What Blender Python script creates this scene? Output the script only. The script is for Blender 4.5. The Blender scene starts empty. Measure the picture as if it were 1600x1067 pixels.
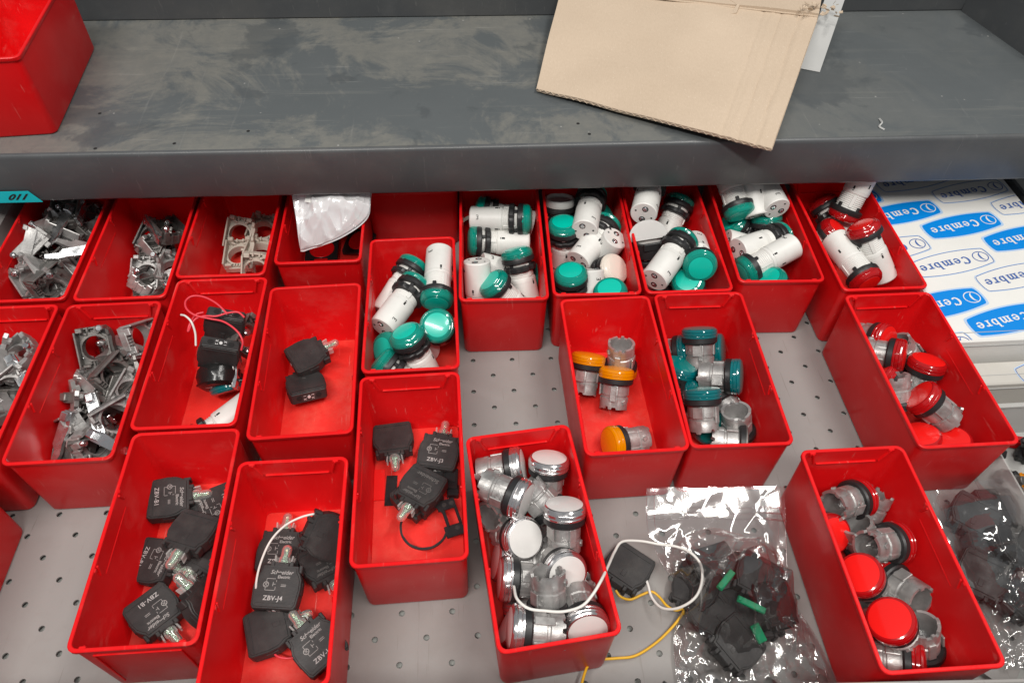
import bpy, bmesh, math, random
from mathutils import Vector, Matrix, noise
random.seed(7)
sc = bpy.context.scene
C = sc.collection
S = 0.001                       # all builders work in millimetres
# ---------------------------------------------------------------- camera, world, lamps
cam = bpy.data.objects.new('camera', bpy.data.cameras.new('camera')); C.objects.link(cam)
cam.data.sensor_width = 36.0; cam.data.lens = 25.989; cam.data.clip_start = 0.02; cam.data.clip_end = 30
cam.matrix_world = Matrix([[0.997462, 0.044811, -0.055338, 0.0], [-0.069978, 0.760595, -0.645444, 0.0], [0.013167, 0.647678, 0.7618, 0.513085], [0.0, 0.0, 0.0, 1.0]])
sc.camera = cam
w = bpy.data.worlds.new('World'); sc.world = w; w.use_nodes = True
w.node_tree.nodes['Background'].inputs[0].default_value = (0.93, 0.96, 1.0, 1)
w.node_tree.nodes['Background'].inputs[1].default_value = 0.245
def area(name, loc, target, sx, sy, power, col=(1, 0.97, 0.92)):
    l = bpy.data.lights.new(name, 'AREA'); l.shape = 'RECTANGLE'; l.size = sx; l.size_y = sy; l.energy = power; l.color = col
    o = bpy.data.objects.new(name, l); C.objects.link(o); o.location = loc
    o.rotation_euler = (Vector(target) - Vector(loc)).to_track_quat('-Z', 'Y').to_euler(); return o
area('ceiling_tube_lamp', (-0.45, -0.55, 2.0), (0, 0.4, 0), 1.5, 0.16, 38)
area('ceiling_tube_lamp', (0.75, 0.05, 2.1), (0, 0.4, 0), 1.5, 0.16, 27)
sc.view_settings.view_transform = 'Standard'; sc.view_settings.look = 'None'; sc.view_settings.exposure = 0.0; sc.view_settings.gamma = 1.0
sc.cycles.max_bounces = 8; sc.cycles.transparent_max_bounces = 16

# ---------------------------------------------------------------- materials
def mat(name, col, rough=0.5, metal=0.0, spec=0.5, trans=0.0, coat=0.0, sss=0.0, noise_amt=0.0, noise_scale=60, bump=0.0, bump_scale=200, alpha=1.0, ior=1.45, vary=0.0, dirt=None, dirt_amt=0.5, dirt_scale=20, rvar=0.0):
    m = bpy.data.materials.new(name); m.use_nodes = True; nt = m.node_tree; N = nt.nodes; L = nt.links
    b = N['Principled BSDF']
    b.inputs['Base Color'].default_value = (*col, 1); b.inputs['Roughness'].default_value = rough; b.inputs['Metallic'].default_value = metal
    b.inputs['Specular IOR Level'].default_value = spec; b.inputs['Transmission Weight'].default_value = trans; b.inputs['Coat Weight'].default_value = coat
    b.inputs['IOR'].default_value = ior; b.inputs['Alpha'].default_value = alpha; b.inputs['Coat Roughness'].default_value = 0.08
    if sss: b.inputs['Subsurface Weight'].default_value = sss; b.inputs['Subsurface Radius'].default_value = (.004, .001, .001)
    tc = N.new('ShaderNodeTexCoord')
    src = None
    oi = N.new('ShaderNodeObjectInfo')
    off = N.new('ShaderNodeVectorMath'); off.operation = 'MULTIPLY_ADD'
    L.new(oi.outputs['Random'], off.inputs[0]); off.inputs[1].default_value = (37, 61, 17); L.new(tc.outputs['Object'], off.inputs[2])
    vec = off.outputs[0]
    colsock = None
    if noise_amt or vary:
        n = N.new('ShaderNodeTexNoise'); n.inputs['Scale'].default_value = noise_scale; n.inputs['Detail'].default_value = 6; L.new(vec, n.inputs['Vector'])
        mr = N.new('ShaderNodeMapRange'); mr.inputs[1].default_value = 0.3; mr.inputs[2].default_value = 0.7; mr.inputs[3].default_value = 1 - noise_amt; mr.inputs[4].default_value = 1 + noise_amt
        L.new(n.outputs[0], mr.inputs[0])
        mr2 = N.new('ShaderNodeMapRange'); mr2.inputs[3].default_value = 1 - vary; mr2.inputs[4].default_value = 1 + vary; L.new(oi.outputs['Random'], mr2.inputs[0])
        mu = N.new('ShaderNodeMath'); mu.operation = 'MULTIPLY'; L.new(mr.outputs[0], mu.inputs[0]); L.new(mr2.outputs[0], mu.inputs[1])
        vm = N.new('ShaderNodeVectorMath'); vm.operation = 'SCALE'; vm.inputs[0].default_value = col; L.new(mu.outputs[0], vm.inputs['Scale'])
        colsock = vm.outputs[0]
    if dirt:
        n = N.new('ShaderNodeTexNoise'); n.inputs['Scale'].default_value = dirt_scale; n.inputs['Detail'].default_value = 8; n.inputs['Roughness'].default_value = 0.7; L.new(vec, n.inputs['Vector'])
        mr = N.new('ShaderNodeMapRange'); mr.inputs[1].default_value = 0.5; mr.inputs[2].default_value = 0.75; mr.inputs[4].default_value = dirt_amt; L.new(n.outputs[0], mr.inputs[0])
        mx = N.new('ShaderNodeMix'); mx.data_type = 'RGBA'; L.new(mr.outputs[0], mx.inputs[0])
        if colsock: L.new(colsock, mx.inputs[6])
        else: mx.inputs[6].default_value = (*col, 1)
        mx.inputs[7].default_value = (*dirt, 1); colsock = mx.outputs[2]
    if colsock: L.new(colsock, b.inputs['Base Color'])
    if rvar:
        n = N.new('ShaderNodeTexNoise'); n.inputs['Scale'].default_value = noise_scale * 1.7; n.inputs['Detail'].default_value = 7; L.new(vec, n.inputs['Vector'])
        mr = N.new('ShaderNodeMapRange'); mr.inputs[1].default_value = 0.3; mr.inputs[2].default_value = 0.7; mr.inputs[3].default_value = rough - rvar; mr.inputs[4].default_value = rough + rvar; L.new(n.outputs[0], mr.inputs[0]); L.new(mr.outputs[0], b.inputs['Roughness'])
    if bump:
        n = N.new('ShaderNodeTexNoise'); n.inputs['Scale'].default_value = bump_scale; n.inputs['Detail'].default_value = 5; L.new(vec, n.inputs['Vector'])
        bp = N.new('ShaderNodeBump'); bp.inputs['Strength'].default_value = bump; bp.inputs['Distance'].default_value = 0.0006; L.new(n.outputs[0], bp.inputs['Height']); L.new(bp.outputs[0], b.inputs['Normal'])
    return m
def scuffs(m, pale, amt, sx=1.0):
    # thin pale scratches and rub marks left by years of handling
    nt = m.node_tree; N = nt.nodes; L = nt.links; b = N['Principled BSDF']; src = b.inputs['Base Color'].links[0].from_socket
    tc = N.new('ShaderNodeTexCoord'); oi = N.new('ShaderNodeObjectInfo'); off = N.new('ShaderNodeVectorMath'); off.operation = 'MULTIPLY_ADD'
    L.new(oi.outputs['Random'], off.inputs[0]); off.inputs[1].default_value = (11, 7, 3); L.new(tc.outputs['Object'], off.inputs[2])
    last = src
    for rot_, sc3, lo, hi, a in ((0.5, (420, 18, 60), .655, .70, amt), (-0.9, (300, 14, 25), .665, .71, amt * .8), (0.1, (26, 30, 34), .56, .74, amt * .45)):
        mp = N.new('ShaderNodeMapping'); mp.inputs['Rotation'].default_value = (rot_ * .6, rot_ * .3, rot_); mp.inputs['Scale'].default_value = sc3; L.new(off.outputs[0], mp.inputs[0])
        n = N.new('ShaderNodeTexNoise'); n.inputs['Scale'].default_value = sx; n.inputs['Detail'].default_value = 5; n.inputs['Roughness'].default_value = .6; L.new(mp.outputs[0], n.inputs['Vector'])
        r = N.new('ShaderNodeMapRange'); r.inputs[1].default_value = lo; r.inputs[2].default_value = hi; r.inputs[3].default_value = 0; r.inputs[4].default_value = a; L.new(n.outputs[0], r.inputs[0])
        x = N.new('ShaderNodeMix'); x.data_type = 'RGBA'; L.new(r.outputs[0], x.inputs[0]); L.new(last, x.inputs[6]); x.inputs[7].default_value = (*pale, 1); last = x.outputs[2]
    L.new(last, b.inputs['Base Color'])
M = {}
M['red'] = mat('red_plastic', (0.69, 0.006, 0.008), 0.37, spec=0.3, sss=0.0, noise_amt=0.06, noise_scale=14, bump=0.10, bump_scale=700, vary=0.05, rvar=0.09, dirt=(0.80, 0.04, 0.035), dirt_amt=0.2, dirt_scale=11)
M['red_floor'] = mat('red_plastic_worn', (0.78, 0.03, 0.022), 0.48, noise_amt=0.08, noise_scale=30, bump=0.2, bump_scale=500, rvar=0.1, dirt=(0.80, 0.15, 0.10), dirt_amt=0.5, dirt_scale=28)
scuffs(M['red'], (0.72, 0.16, 0.14), 0.45); scuffs(M['red_floor'], (0.78, 0.26, 0.22), 0.5)
M['tray'] = mat('grey_enamel', (0.285, 0.272, 0.262), 0.42, spec=0.4, noise_amt=0.05, noise_scale=5, bump=0.05, bump_scale=900, rvar=0.1, dirt=(0.22, 0.195, 0.175), dirt_amt=0.5, dirt_scale=7)
scuffs(M['tray'], (0.20, 0.18, 0.165), 0.55)
M['tray_under'] = mat('grey_enamel_under', (0.36, 0.36, 0.34), 0.6)
M['shelf_lip'] = mat('dark_grey_paint', (0.075, 0.079, 0.083), 0.36, noise_amt=0.05, noise_scale=20, bump=0.08, bump_scale=600, rvar=0.08, dirt=(0.13, 0.125, 0.115), dirt_amt=0.5, dirt_scale=6)
scuffs(M['shelf_lip'], (0.16, 0.16, 0.155), 0.5)
M['dark'] = mat('recess_shade_and_marks', (0.012, 0.012, 0.012), 0.8)  # near-black painted for the shade inside holes and slots, and for printed marks
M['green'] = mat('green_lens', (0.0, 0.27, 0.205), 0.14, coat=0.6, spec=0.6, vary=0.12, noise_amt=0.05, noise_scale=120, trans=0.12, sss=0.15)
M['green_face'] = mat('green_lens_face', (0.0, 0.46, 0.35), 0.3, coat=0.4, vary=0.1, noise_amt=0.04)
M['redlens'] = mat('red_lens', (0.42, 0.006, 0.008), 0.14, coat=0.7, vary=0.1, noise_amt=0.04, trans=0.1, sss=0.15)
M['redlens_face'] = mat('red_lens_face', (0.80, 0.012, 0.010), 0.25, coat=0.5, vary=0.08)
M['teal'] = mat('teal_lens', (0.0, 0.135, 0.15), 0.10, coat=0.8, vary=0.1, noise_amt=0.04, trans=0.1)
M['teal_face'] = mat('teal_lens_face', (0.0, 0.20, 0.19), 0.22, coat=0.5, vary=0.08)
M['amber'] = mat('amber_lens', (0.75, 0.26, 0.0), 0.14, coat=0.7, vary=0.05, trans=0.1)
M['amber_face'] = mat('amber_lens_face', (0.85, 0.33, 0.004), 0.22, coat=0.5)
M['cream'] = mat('cream_lens', (0.74, 0.66, 0.58), 0.3, coat=0.4)
M['chrome'] = mat('chrome_rim', (0.72, 0.70, 0.70), 0.2, metal=0.95, noise_amt=0.1, noise_scale=90, rvar=0.1)
M['white_face'] = mat('white_lens_face', (0.66, 0.64, 0.62), 0.3, coat=0.4, noise_amt=0.05)
M['white'] = mat('white_plastic', (0.70, 0.69, 0.66), 0.42, noise_amt=0.04, noise_scale=50, vary=0.05, bump=0.05, bump_scale=900, dirt=(0.42, 0.40, 0.37), dirt_amt=0.25, dirt_scale=60)
M['black'] = mat('black_plastic', (0.017, 0.017, 0.018), 0.42, noise_amt=0.15, noise_scale=70, bump=0.1, bump_scale=600, rvar=0.1)
M['block'] = mat('charcoal_plastic', (0.030, 0.029, 0.029), 0.52, noise_amt=0.2, noise_scale=90, bump=0.25, bump_scale=900, vary=0.25, rvar=0.1, dirt=(0.07, 0.065, 0.06), dirt_amt=0.5, dirt_scale=70)
M['zinc'] = mat('zinc_casting', (0.43, 0.42, 0.41), 0.44, metal=0.62, noise_amt=0.18, noise_scale=110, bump=0.25, bump_scale=900, vary=0.14, rvar=0.12, dirt=(0.17, 0.16, 0.15), dirt_amt=0.6, dirt_scale=80)
M['zinc_dark'] = mat('zinc_casting_dull', (0.19, 0.18, 0.17), 0.42, metal=0.6, noise_amt=0.2, noise_scale=110, bump=0.3, bump_scale=800, vary=0.3, rvar=0.12)
M['steel'] = mat('bright_steel', (0.66, 0.67, 0.68), 0.24, metal=0.95, noise_amt=0.15, noise_scale=80, rvar=0.1)
M['beige'] = mat('beige_plastic', (0.52, 0.46, 0.39), 0.5, noise_amt=0.08, noise_scale=80, bump=0.1, vary=0.1)
M['inner'] = mat('pale_pink_disc', (0.62, 0.52, 0.54), 0.3)
M['led'] = mat('clear_lens', (0.72, 0.76, 0.71), 0.08, trans=0.8, coat=0.3, ior=1.4)
M['led_core'] = mat('led_carrier', (0.22, 0.36, 0.25), 0.5, noise_amt=0.3, noise_scale=300)
M['led_chip'] = mat('led_chip', (0.85, 0.8, 0.55), 0.3)
M['print'] = mat('grey_print', (0.33, 0.32, 0.31), 0.6)
M['print_white'] = mat('white_print', (0.62, 0.61, 0.60), 0.6)
M['print_text'] = mat('pale_print', (0.45, 0.44, 0.43), 0.6)
M['print_black'] = mat('black_print', (0.015, 0.015, 0.015), 0.6)
M['print_dim'] = mat('faint_print', (0.12, 0.115, 0.11), 0.6)
M['wire_white'] = mat('white_wire', (0.72, 0.70, 0.66), 0.4)
M['wire_yellow'] = mat('yellow_wire', (0.68, 0.38, 0.02), 0.4)
M['wire_red'] = mat('red_wire', (0.70, 0.05, 0.07), 0.35)
M['cyan'] = mat('cyan_label', (0.0, 0.50, 0.56), 0.35)
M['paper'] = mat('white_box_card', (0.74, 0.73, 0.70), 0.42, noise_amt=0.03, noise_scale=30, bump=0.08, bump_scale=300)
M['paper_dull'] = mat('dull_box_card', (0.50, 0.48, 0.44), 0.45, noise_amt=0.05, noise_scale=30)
M['blue'] = mat('blue_print', (0.0, 0.22, 0.68), 0.38)
M['blue_light'] = mat('pale_blue_print', (0.42, 0.56, 0.76), 0.45)
M['navy'] = mat('navy_print', (0.06, 0.13, 0.38), 0.45)
M['grey_card'] = mat('grey_card', (0.42, 0.42, 0.41), 0.55, noise_amt=0.08, noise_scale=25, bump=0.1)
M['green_bit'] = mat('green_plastic', (0.0, 0.30, 0.13), 0.35)
M['tape'] = mat('black_tape', (0.012, 0.012, 0.012), 0.22, bump=0.5, bump_scale=160)
M['cover'] = mat('frosted_cover', (0.62, 0.60, 0.58), 0.35, trans=0.35, coat=0.3)
M['tub'] = mat('clear_tub', (0.62, 0.62, 0.60), 0.2, alpha=0.4)

def card_mat():
    m = mat('corrugated_card', (0.50, 0.37, 0.26), 0.8, spec=0.15, bump=0.15, bump_scale=500)
    nt = m.node_tree; N = nt.nodes; L = nt.links; b = N['Principled BSDF']; tc = N.new('ShaderNodeTexCoord')
    n1 = N.new('ShaderNodeTexNoise'); n1.inputs['Scale'].default_value = 9; n1.inputs['Detail'].default_value = 9; L.new(tc.outputs['Object'], n1.inputs['Vector'])
    mp = N.new('ShaderNodeMapping'); mp.inputs['Scale'].default_value = (1500, 320, 300); L.new(tc.outputs['Object'], mp.inputs[0])
    n2 = N.new('ShaderNodeTexNoise'); n2.inputs['Scale'].default_value = 1; n2.inputs['Detail'].default_value = 3; L.new(mp.outputs[0], n2.inputs['Vector'])
    v = N.new('ShaderNodeTexVoronoi'); v.inputs['Scale'].default_value = 230; L.new(tc.outputs['Object'], v.inputs['Vector'])
    cr = N.new('ShaderNodeValToRGB'); cr.color_ramp.elements[0].position = 0.3; cr.color_ramp.elements[0].color = (0.47, 0.37, 0.275, 1); cr.color_ramp.elements[1].position = 0.7; cr.color_ramp.elements[1].color = (0.58, 0.465, 0.355, 1)
    a = N.new('ShaderNodeMath'); a.operation = 'MULTIPLY_ADD'; L.new(n2.outputs[0], a.inputs[0]); a.inputs[1].default_value = 0.45; 
    a2 = N.new('ShaderNodeMath'); a2.operation = 'MULTIPLY'; L.new(n1.outputs[0], a2.inputs[0]); a2.inputs[1].default_value = 0.55; L.new(a2.outputs[0], a.inputs[2]); L.new(a.outputs[0], cr.inputs[0])
    fl = N.new('ShaderNodeMapRange'); fl.inputs[1].default_value = 0.04; fl.inputs[2].default_value = 0.10; fl.inputs[3].default_value = 0.75; fl.inputs[4].default_value = 0.0; L.new(v.outputs['Distance'], fl.inputs[0])
    mx = N.new('ShaderNodeMix'); mx.data_type = 'RGBA'; L.new(fl.outputs[0], mx.inputs[0]); L.new(cr.outputs[0], mx.inputs[6]); mx.inputs[7].default_value = (0.72, 0.64, 0.54, 1)
    L.new(mx.outputs[2], b.inputs['Base Color'])
    w1 = N.new('ShaderNodeTexWave'); w1.inputs['Scale'].default_value = 26; w1.inputs['Distortion'].default_value = 0.6; w1.bands_direction = 'X'; L.new(tc.outputs['Object'], w1.inputs['Vector'])
    bp = N.new('ShaderNodeBump'); bp.inputs['Strength'].default_value = 0.06; bp.inputs['Distance'].default_value = 0.0006; L.new(w1.outputs[0], bp.inputs['Height']); L.new(bp.outputs[0], b.inputs['Normal'])
    return m
M['card'] = card_mat()
def shelf_mat():
    m = bpy.data.materials.new('dusty_grey_paint'); m.use_nodes = True; nt = m.node_tree; N = nt.nodes; L = nt.links; b = N['Principled BSDF']; tc = N.new('ShaderNodeTexCoord')
    def nz(scale, det, rough=0.6, dist=0.0, mapscale=(1, 1, 1), loc=(0, 0, 0)):
        mp = N.new('ShaderNodeMapping'); mp.inputs['Scale'].default_value = mapscale; mp.inputs['Location'].default_value = loc; L.new(tc.outputs['Object'], mp.inputs[0])
        n = N.new('ShaderNodeTexNoise'); n.inputs['Scale'].default_value = scale; n.inputs['Detail'].default_value = det; n.inputs['Roughness'].default_value = rough; n.inputs['Distortion'].default_value = dist; L.new(mp.outputs[0], n.inputs['Vector']); return n.outputs[0]
    def rng(s, a, c, lo=0.0, hi=1.0):
        r = N.new('ShaderNodeMapRange'); r.inputs[1].default_value = a; r.inputs[2].default_value = c; r.inputs[3].default_value = lo; r.inputs[4].default_value = hi; L.new(s, r.inputs[0]); return r.outputs[0]
    def mix(f, a, c):
        x = N.new('ShaderNodeMix'); x.data_type = 'RGBA'; L.new(f, x.inputs[0])
        if isinstance(a, tuple): x.inputs[6].default_value = (*a, 1)
        else: L.new(a, x.inputs[6])
        x.inputs[7].default_value = (*c, 1); return x.outputs[2]
    def mul(a, c):
        x = N.new('ShaderNodeMath'); x.operation = 'MULTIPLY'; L.new(a, x.inputs[0]); L.new(c, x.inputs[1]); return x.outputs[0]
    big = rng(nz(9.0, 11, 0.72, 0.7, loc=(1.3, 0.2, 0)), 0.46, 0.545)          # dust drifts with fairly crisp edges
    sx = N.new('ShaderNodeSeparateXYZ'); L.new(tc.outputs['Object'], sx.inputs[0])
    left = rng(sx.outputs[0], 0.05, 0.42, 1.0, 0.12)                       # more dust towards the left of the shelf
    col = mix(mul(mul(big, rng(nz(60, 6, 0.8), 0.25, 0.7, 0.35, 1.0)), left), (0.092, 0.102, 0.106), (0.178, 0.174, 0.156))
    st = rng(nz(3, 8, 0.7, 0.3, mapscale=(1.0, 26, 1)), 0.56, 0.74, 0.0, 0.32)   # long wipe marks
    col = mix(st, col, (0.27, 0.26, 0.23))
    st2 = rng(nz(4, 8, 0.7, 1.5, mapscale=(22, 1.4, 1), loc=(3, 1, 0)), 0.62, 0.74, 0.0, 0.30)
    col = mix(st2, col, (0.27, 0.265, 0.25))
    for ang, k_, am in ((0.35, 1, .5), (-0.6, 2, .45), (1.25, 3, .4)):
        mp = N.new('ShaderNodeMapping'); mp.inputs['Rotation'].default_value = (0, 0, ang); mp.inputs['Scale'].default_value = (9, 420, 1); mp.inputs['Location'].default_value = (k_, k_ * 2, 0); L.new(tc.outputs['Object'], mp.inputs[0])
        n = N.new('ShaderNodeTexNoise'); n.inputs['Scale'].default_value = 1.0; n.inputs['Detail'].default_value = 3; L.new(mp.outputs[0], n.inputs['Vector'])
        col = mix(rng(n.outputs[0], 0.70, 0.76, 0.0, am), col, (0.34, 0.335, 0.32))
    col = mix(mul(rng(nz(7, 7, 0.6, 0.3, loc=(4, 2, 0)), 0.57, 0.60), rng(nz(30, 4), 0.2, 0.6, 0.3, 0.7)), col, (0.065, 0.073, 0.078))
    v = N.new('ShaderNodeTexVoronoi'); v.feature = 'F1'; v.inputs['Scale'].default_value = 42; L.new(tc.outputs['Object'], v.inputs['Vector'])
    col = mix(rng(v.outputs['Distance'], 0.015, 0.05, 0.7, 0.0), col, (0.42, 0.41, 0.39))
    L.new(col, b.inputs['Base Color'])
    L.new(rng(nz(14, 6), 0.3, 0.7, 0.34, 0.62), b.inputs['Roughness'])
    bp = N.new('ShaderNodeBump'); bp.inputs['Strength'].default_value = 0.15; bp.inputs['Distance'].default_value = 0.001; L.new(nz(7, 5), bp.inputs['Height']); L.new(bp.outputs[0], b.inputs['Normal'])
    return m
M['shelf'] = shelf_mat()
def film(name, tint, wrinkle, gl=0.35, body=0.0, bodycol=(0.8, 0.8, 0.8)):
    m = bpy.data.materials.new(name); m.use_nodes = True; nt = m.node_tree; N = nt.nodes; L = nt.links
    for n in list(N): N.remove(n)
    out = N.new('ShaderNodeOutputMaterial'); tr = N.new('ShaderNodeBsdfTransparent'); tr.inputs[0].default_value = (*tint, 1)
    g = N.new('ShaderNodeBsdfGlossy'); g.inputs['Roughness'].default_value = 0.09; g.inputs[0].default_value = (1, 1, 1, 1)
    fr = N.new('ShaderNodeFresnel'); fr.inputs[0].default_value = 1.5
    tc = N.new('ShaderNodeTexCoord')
    n1 = N.new('ShaderNodeTexNoise'); n1.inputs['Scale'].default_value = 14; n1.inputs['Detail'].default_value = 2; n1.inputs['Distortion'].default_value = 1.6; L.new(tc.outputs['Object'], n1.inputs['Vector'])
    bp = N.new('ShaderNodeBump'); bp.inputs['Strength'].default_value = wrinkle; bp.inputs['Distance'].default_value = 0.002; L.new(n1.outputs[0], bp.inputs['Height']); L.new(bp.outputs[0], g.inputs['Normal']); L.new(bp.outputs[0], fr.inputs['Normal'])
    a = N.new('ShaderNodeMath'); a.operation = 'MULTIPLY_ADD'; L.new(fr.outputs[0], a.inputs[0]); a.inputs[1].default_value = 1.15; a.inputs[2].default_value = gl * 0.4; a.use_clamp = True
    mx = N.new('ShaderNodeMixShader'); mn = N.new('ShaderNodeMath'); mn.operation = 'MINIMUM'; mn.inputs[1].default_value = 0.6; L.new(a.outputs[0], mn.inputs[0]); L.new(mn.outputs[0], mx.inputs[0])
    base = tr.outputs[0]
    if body:
        d = N.new('ShaderNodeBsdfDiffuse'); d.inputs[0].default_value = (*bodycol, 1); m2 = N.new('ShaderNodeMixShader'); m2.inputs[0].default_value = body; L.new(tr.outputs[0], m2.inputs[1]); L.new(d.outputs[0], m2.inputs[2]); base = m2.outputs[0]
    L.new(base, mx.inputs[1]); L.new(g.outputs[0], mx.inputs[2]); L.new(mx.outputs[0], out.inputs[0]); return m
M['film'] = film('clear_film', (0.985, 0.985, 0.985), 0.3, 0.15, 0.0)
M['film_milky'] = film('milky_film', (0.9, 0.9, 0.9), 0.3, 0.15, 0.78, (0.86, 0.85, 0.86))

# ---------------------------------------------------------------- mesh helpers
class MB:
    def __init__(s): s.v = []; s.f = []; s.T = Matrix()
    def add(s, vs, fs):
        n = len(s.v); s.v += [tuple(s.T @ Vector(p)) for p in vs]; s.f += [tuple(n + i for i in f) for f in fs]; return s
    def box(s, c, d, rot=None, bev=0.0):
        x, y, z = [k / 2 for k in d]; R = rot or Matrix()
        if rot is None: R = Matrix()
        R = R.to_4x4()
        if bev:
            b = min(bev, x * .9, y * .9, z * .9); bm = bmesh.new(); bmesh.ops.create_cube(bm, size=1)
            for q in bm.verts: q.co = Vector((q.co.x * d[0], q.co.y * d[1], q.co.z * d[2]))
            bmesh.ops.bevel(bm, geom=list(bm.edges), offset=b, segments=1, affect='EDGES', profile=0.5)
            bm.verts.index_update()
            s.add([tuple(R @ q.co + Vector(c)) for q in bm.verts], [tuple(q.index for q in f.verts) for f in bm.faces]); bm.free(); return s
        vs = [R @ Vector((i * x, j * y, k * z)) + Vector(c) for k in (-1, 1) for j in (-1, 1) for i in (-1, 1)]
        return s.add(vs, [(0, 2, 3, 1), (4, 5, 7, 6), (0, 1, 5, 4), (2, 6, 7, 3), (0, 4, 6, 2), (1, 3, 7, 5)])
    def lathe(s, prof, n=32, cap0=True, cap1=True, mod=None):
        vs = []; fs = []
        for j, (r, z) in enumerate(prof):
            for i in range(n):
                a = 2 * math.pi * i / n; rr = r * (mod(j, i) if mod else 1); vs.append((rr * math.cos(a), rr * math.sin(a), z))
        for j in range(len(prof) - 1):
            for i in range(n):
                k = (i + 1) % n; fs.append((j * n + i, (j + 1) * n + i, (j + 1) * n + k, j * n + k))
        if cap0: fs.append(tuple(range(n)))
        if cap1: fs.append(tuple(reversed(range((len(prof) - 1) * n, len(prof) * n))))
        return s.add(vs, fs)
    def prism(s, poly, z0, z1, bev=0.0):
        n = len(poly); c = Vector((sum(p[0] for p in poly) / n, sum(p[1] for p in poly) / n))
        def sh(k): return [tuple(c + (Vector(p) - c) * k) for p in poly]
        R = max((Vector(p) - c).length for p in poly); k = 1 - bev / R if bev else 1
        lv = [(sh(k), z0), (poly, z0 + bev), (poly, z1 - bev), (sh(k), z1)] if bev else [(poly, z0), (poly, z1)]
        vs = [(p[0], p[1], z) for P, z in lv for p in P]; fs = [tuple(reversed(range(n)))]
        for j in range(len(lv) - 1):
            for i in range(n): fs.append((j * n + i, j * n + (i + 1) % n, (j + 1) * n + (i + 1) % n, (j + 1) * n + i))
        fs.append(tuple(range((len(lv) - 1) * n, len(lv) * n))); return s.add(vs, fs)
    def ringplate(s, hx, hy, r, z0, z1, n=32, cx=0.0, cy=0.0, cut=3.0):
        """rectangular plate with a round hole"""
        o = []; 
        for i in range(n):
            a = 2 * math.pi * (i + .5) / n; c, q = math.cos(a), math.sin(a)
            t = min((hx - cx * (1 if c > 0 else -1)) / abs(c) if abs(c) > 1e-6 else 1e9, (hy - cy * (1 if q > 0 else -1)) / abs(q) if abs(q) > 1e-6 else 1e9)
            t = min(t, (hx + hy - cut) / (abs(c) + abs(q))); o.append((cx + c * t, cy + q * t))
        i_ = [(cx + r * math.cos(2 * math.pi * (i + .5) / n), cy + r * math.sin(2 * math.pi * (i + .5) / n)) for i in range(n)]
        vs = [(*p, z) for z in (z0, z1) for P in (o, i_) for p in P]; fs = []
        for i in range(n):
            k = (i + 1) % n
            fs += [(i, n + i, n + k, k), (2 * n + i, 2 * n + k, 3 * n + k, 3 * n + i), (i, k, 2 * n + k, 2 * n + i), (n + i, 3 * n + i, 3 * n + k, n + k)]
        return s.add(vs, fs)
    def tube(s, pts, r, n=8):
        P = [Vector(p) for p in pts]; vs = []; fs = []; up = Vector((0, 0, 1))
        for i, p in enumerate(P):
            t = (P[min(i + 1, len(P) - 1)] - P[max(i - 1, 0)]).normalized(); a = t.cross(up)
            if a.length < 1e-3: a = t.cross(Vector((1, 0, 0)))
            a.normalize(); b = t.cross(a)
            for k in range(n):
                q = 2 * math.pi * k / n; vs.append(tuple(p + a * r * math.cos(q) + b * r * math.sin(q)))
        for i in range(len(P) - 1):
            for k in range(n): fs.append((i * n + k, i * n + (k + 1) % n, (i + 1) * n + (k + 1) % n, (i + 1) * n + k))
        fs.append(tuple(reversed(range(n)))); fs.append(tuple(range((len(P) - 1) * n, len(P) * n))); return s.add(vs, fs)
    def mesh(s, name, m, smooth=True, ang=32):
        me = bpy.data.meshes.new(name); me.from_pydata([(a * S, b * S, c * S) for a, b, c in s.v], [], s.f)
        me.materials.append(M[m] if isinstance(m, str) else m)
        if smooth: me.polygons.foreach_set('use_smooth', [True] * len(me.polygons)); me.set_sharp_from_angle(angle=math.radians(ang))
        me.update(); return me
def spline(pts, sub=8):
    P = [Vector(p) for p in pts]; P = [P[0] * 2 - P[1]] + P + [P[-1] * 2 - P[-2]]; out = []
    for i in range(1, len(P) - 2):
        for k in range(sub):
            t = k / sub; a, b, c, d = P[i - 1:i + 3]
            out.append(0.5 * ((2 * b) + (c - a) * t + (2 * a - 5 * b + 4 * c - d) * t * t + (3 * b - a - 3 * c + d) * t ** 3))
    out.append(P[-2]); return out
def ob(name, me, parent=None, mw=None):
    o = bpy.data.objects.new(name, me); C.objects.link(o)
    if parent: o.parent = parent
    if mw is not None: o.matrix_world = mw
    return o
def tag(o, label=None, cat=None, group=None, kind=None):
    if label: o['label'] = label
    if cat: o['category'] = cat
    if group: o['group'] = group
    if kind: o['kind'] = kind
    return o
def root(name, label, cat, mw, group=None):
    o = bpy.data.objects.new(name, None); C.objects.link(o); o.empty_display_size = 0.01; o.matrix_world = mw
    return tag(o, label, cat, group)
def MW(x, y, z, R=None): return Matrix.Translation((x * S, y * S, z * S)) @ (R.to_4x4() if R else Matrix())
def frame(zaxis, ydir=None, roll=0.0):
    z = Vector(zaxis).normalized()
    y = Vector(ydir) if ydir is not None else (Vector((0, 1, 0)) if abs(z.y) < 0.9 else Vector((0, 0, 1)))
    x = y.cross(z).normalized(); y = z.cross(x)
    return Matrix((x, y, z)).transposed() @ Matrix.Rotation(roll, 3, 'Z')
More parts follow.
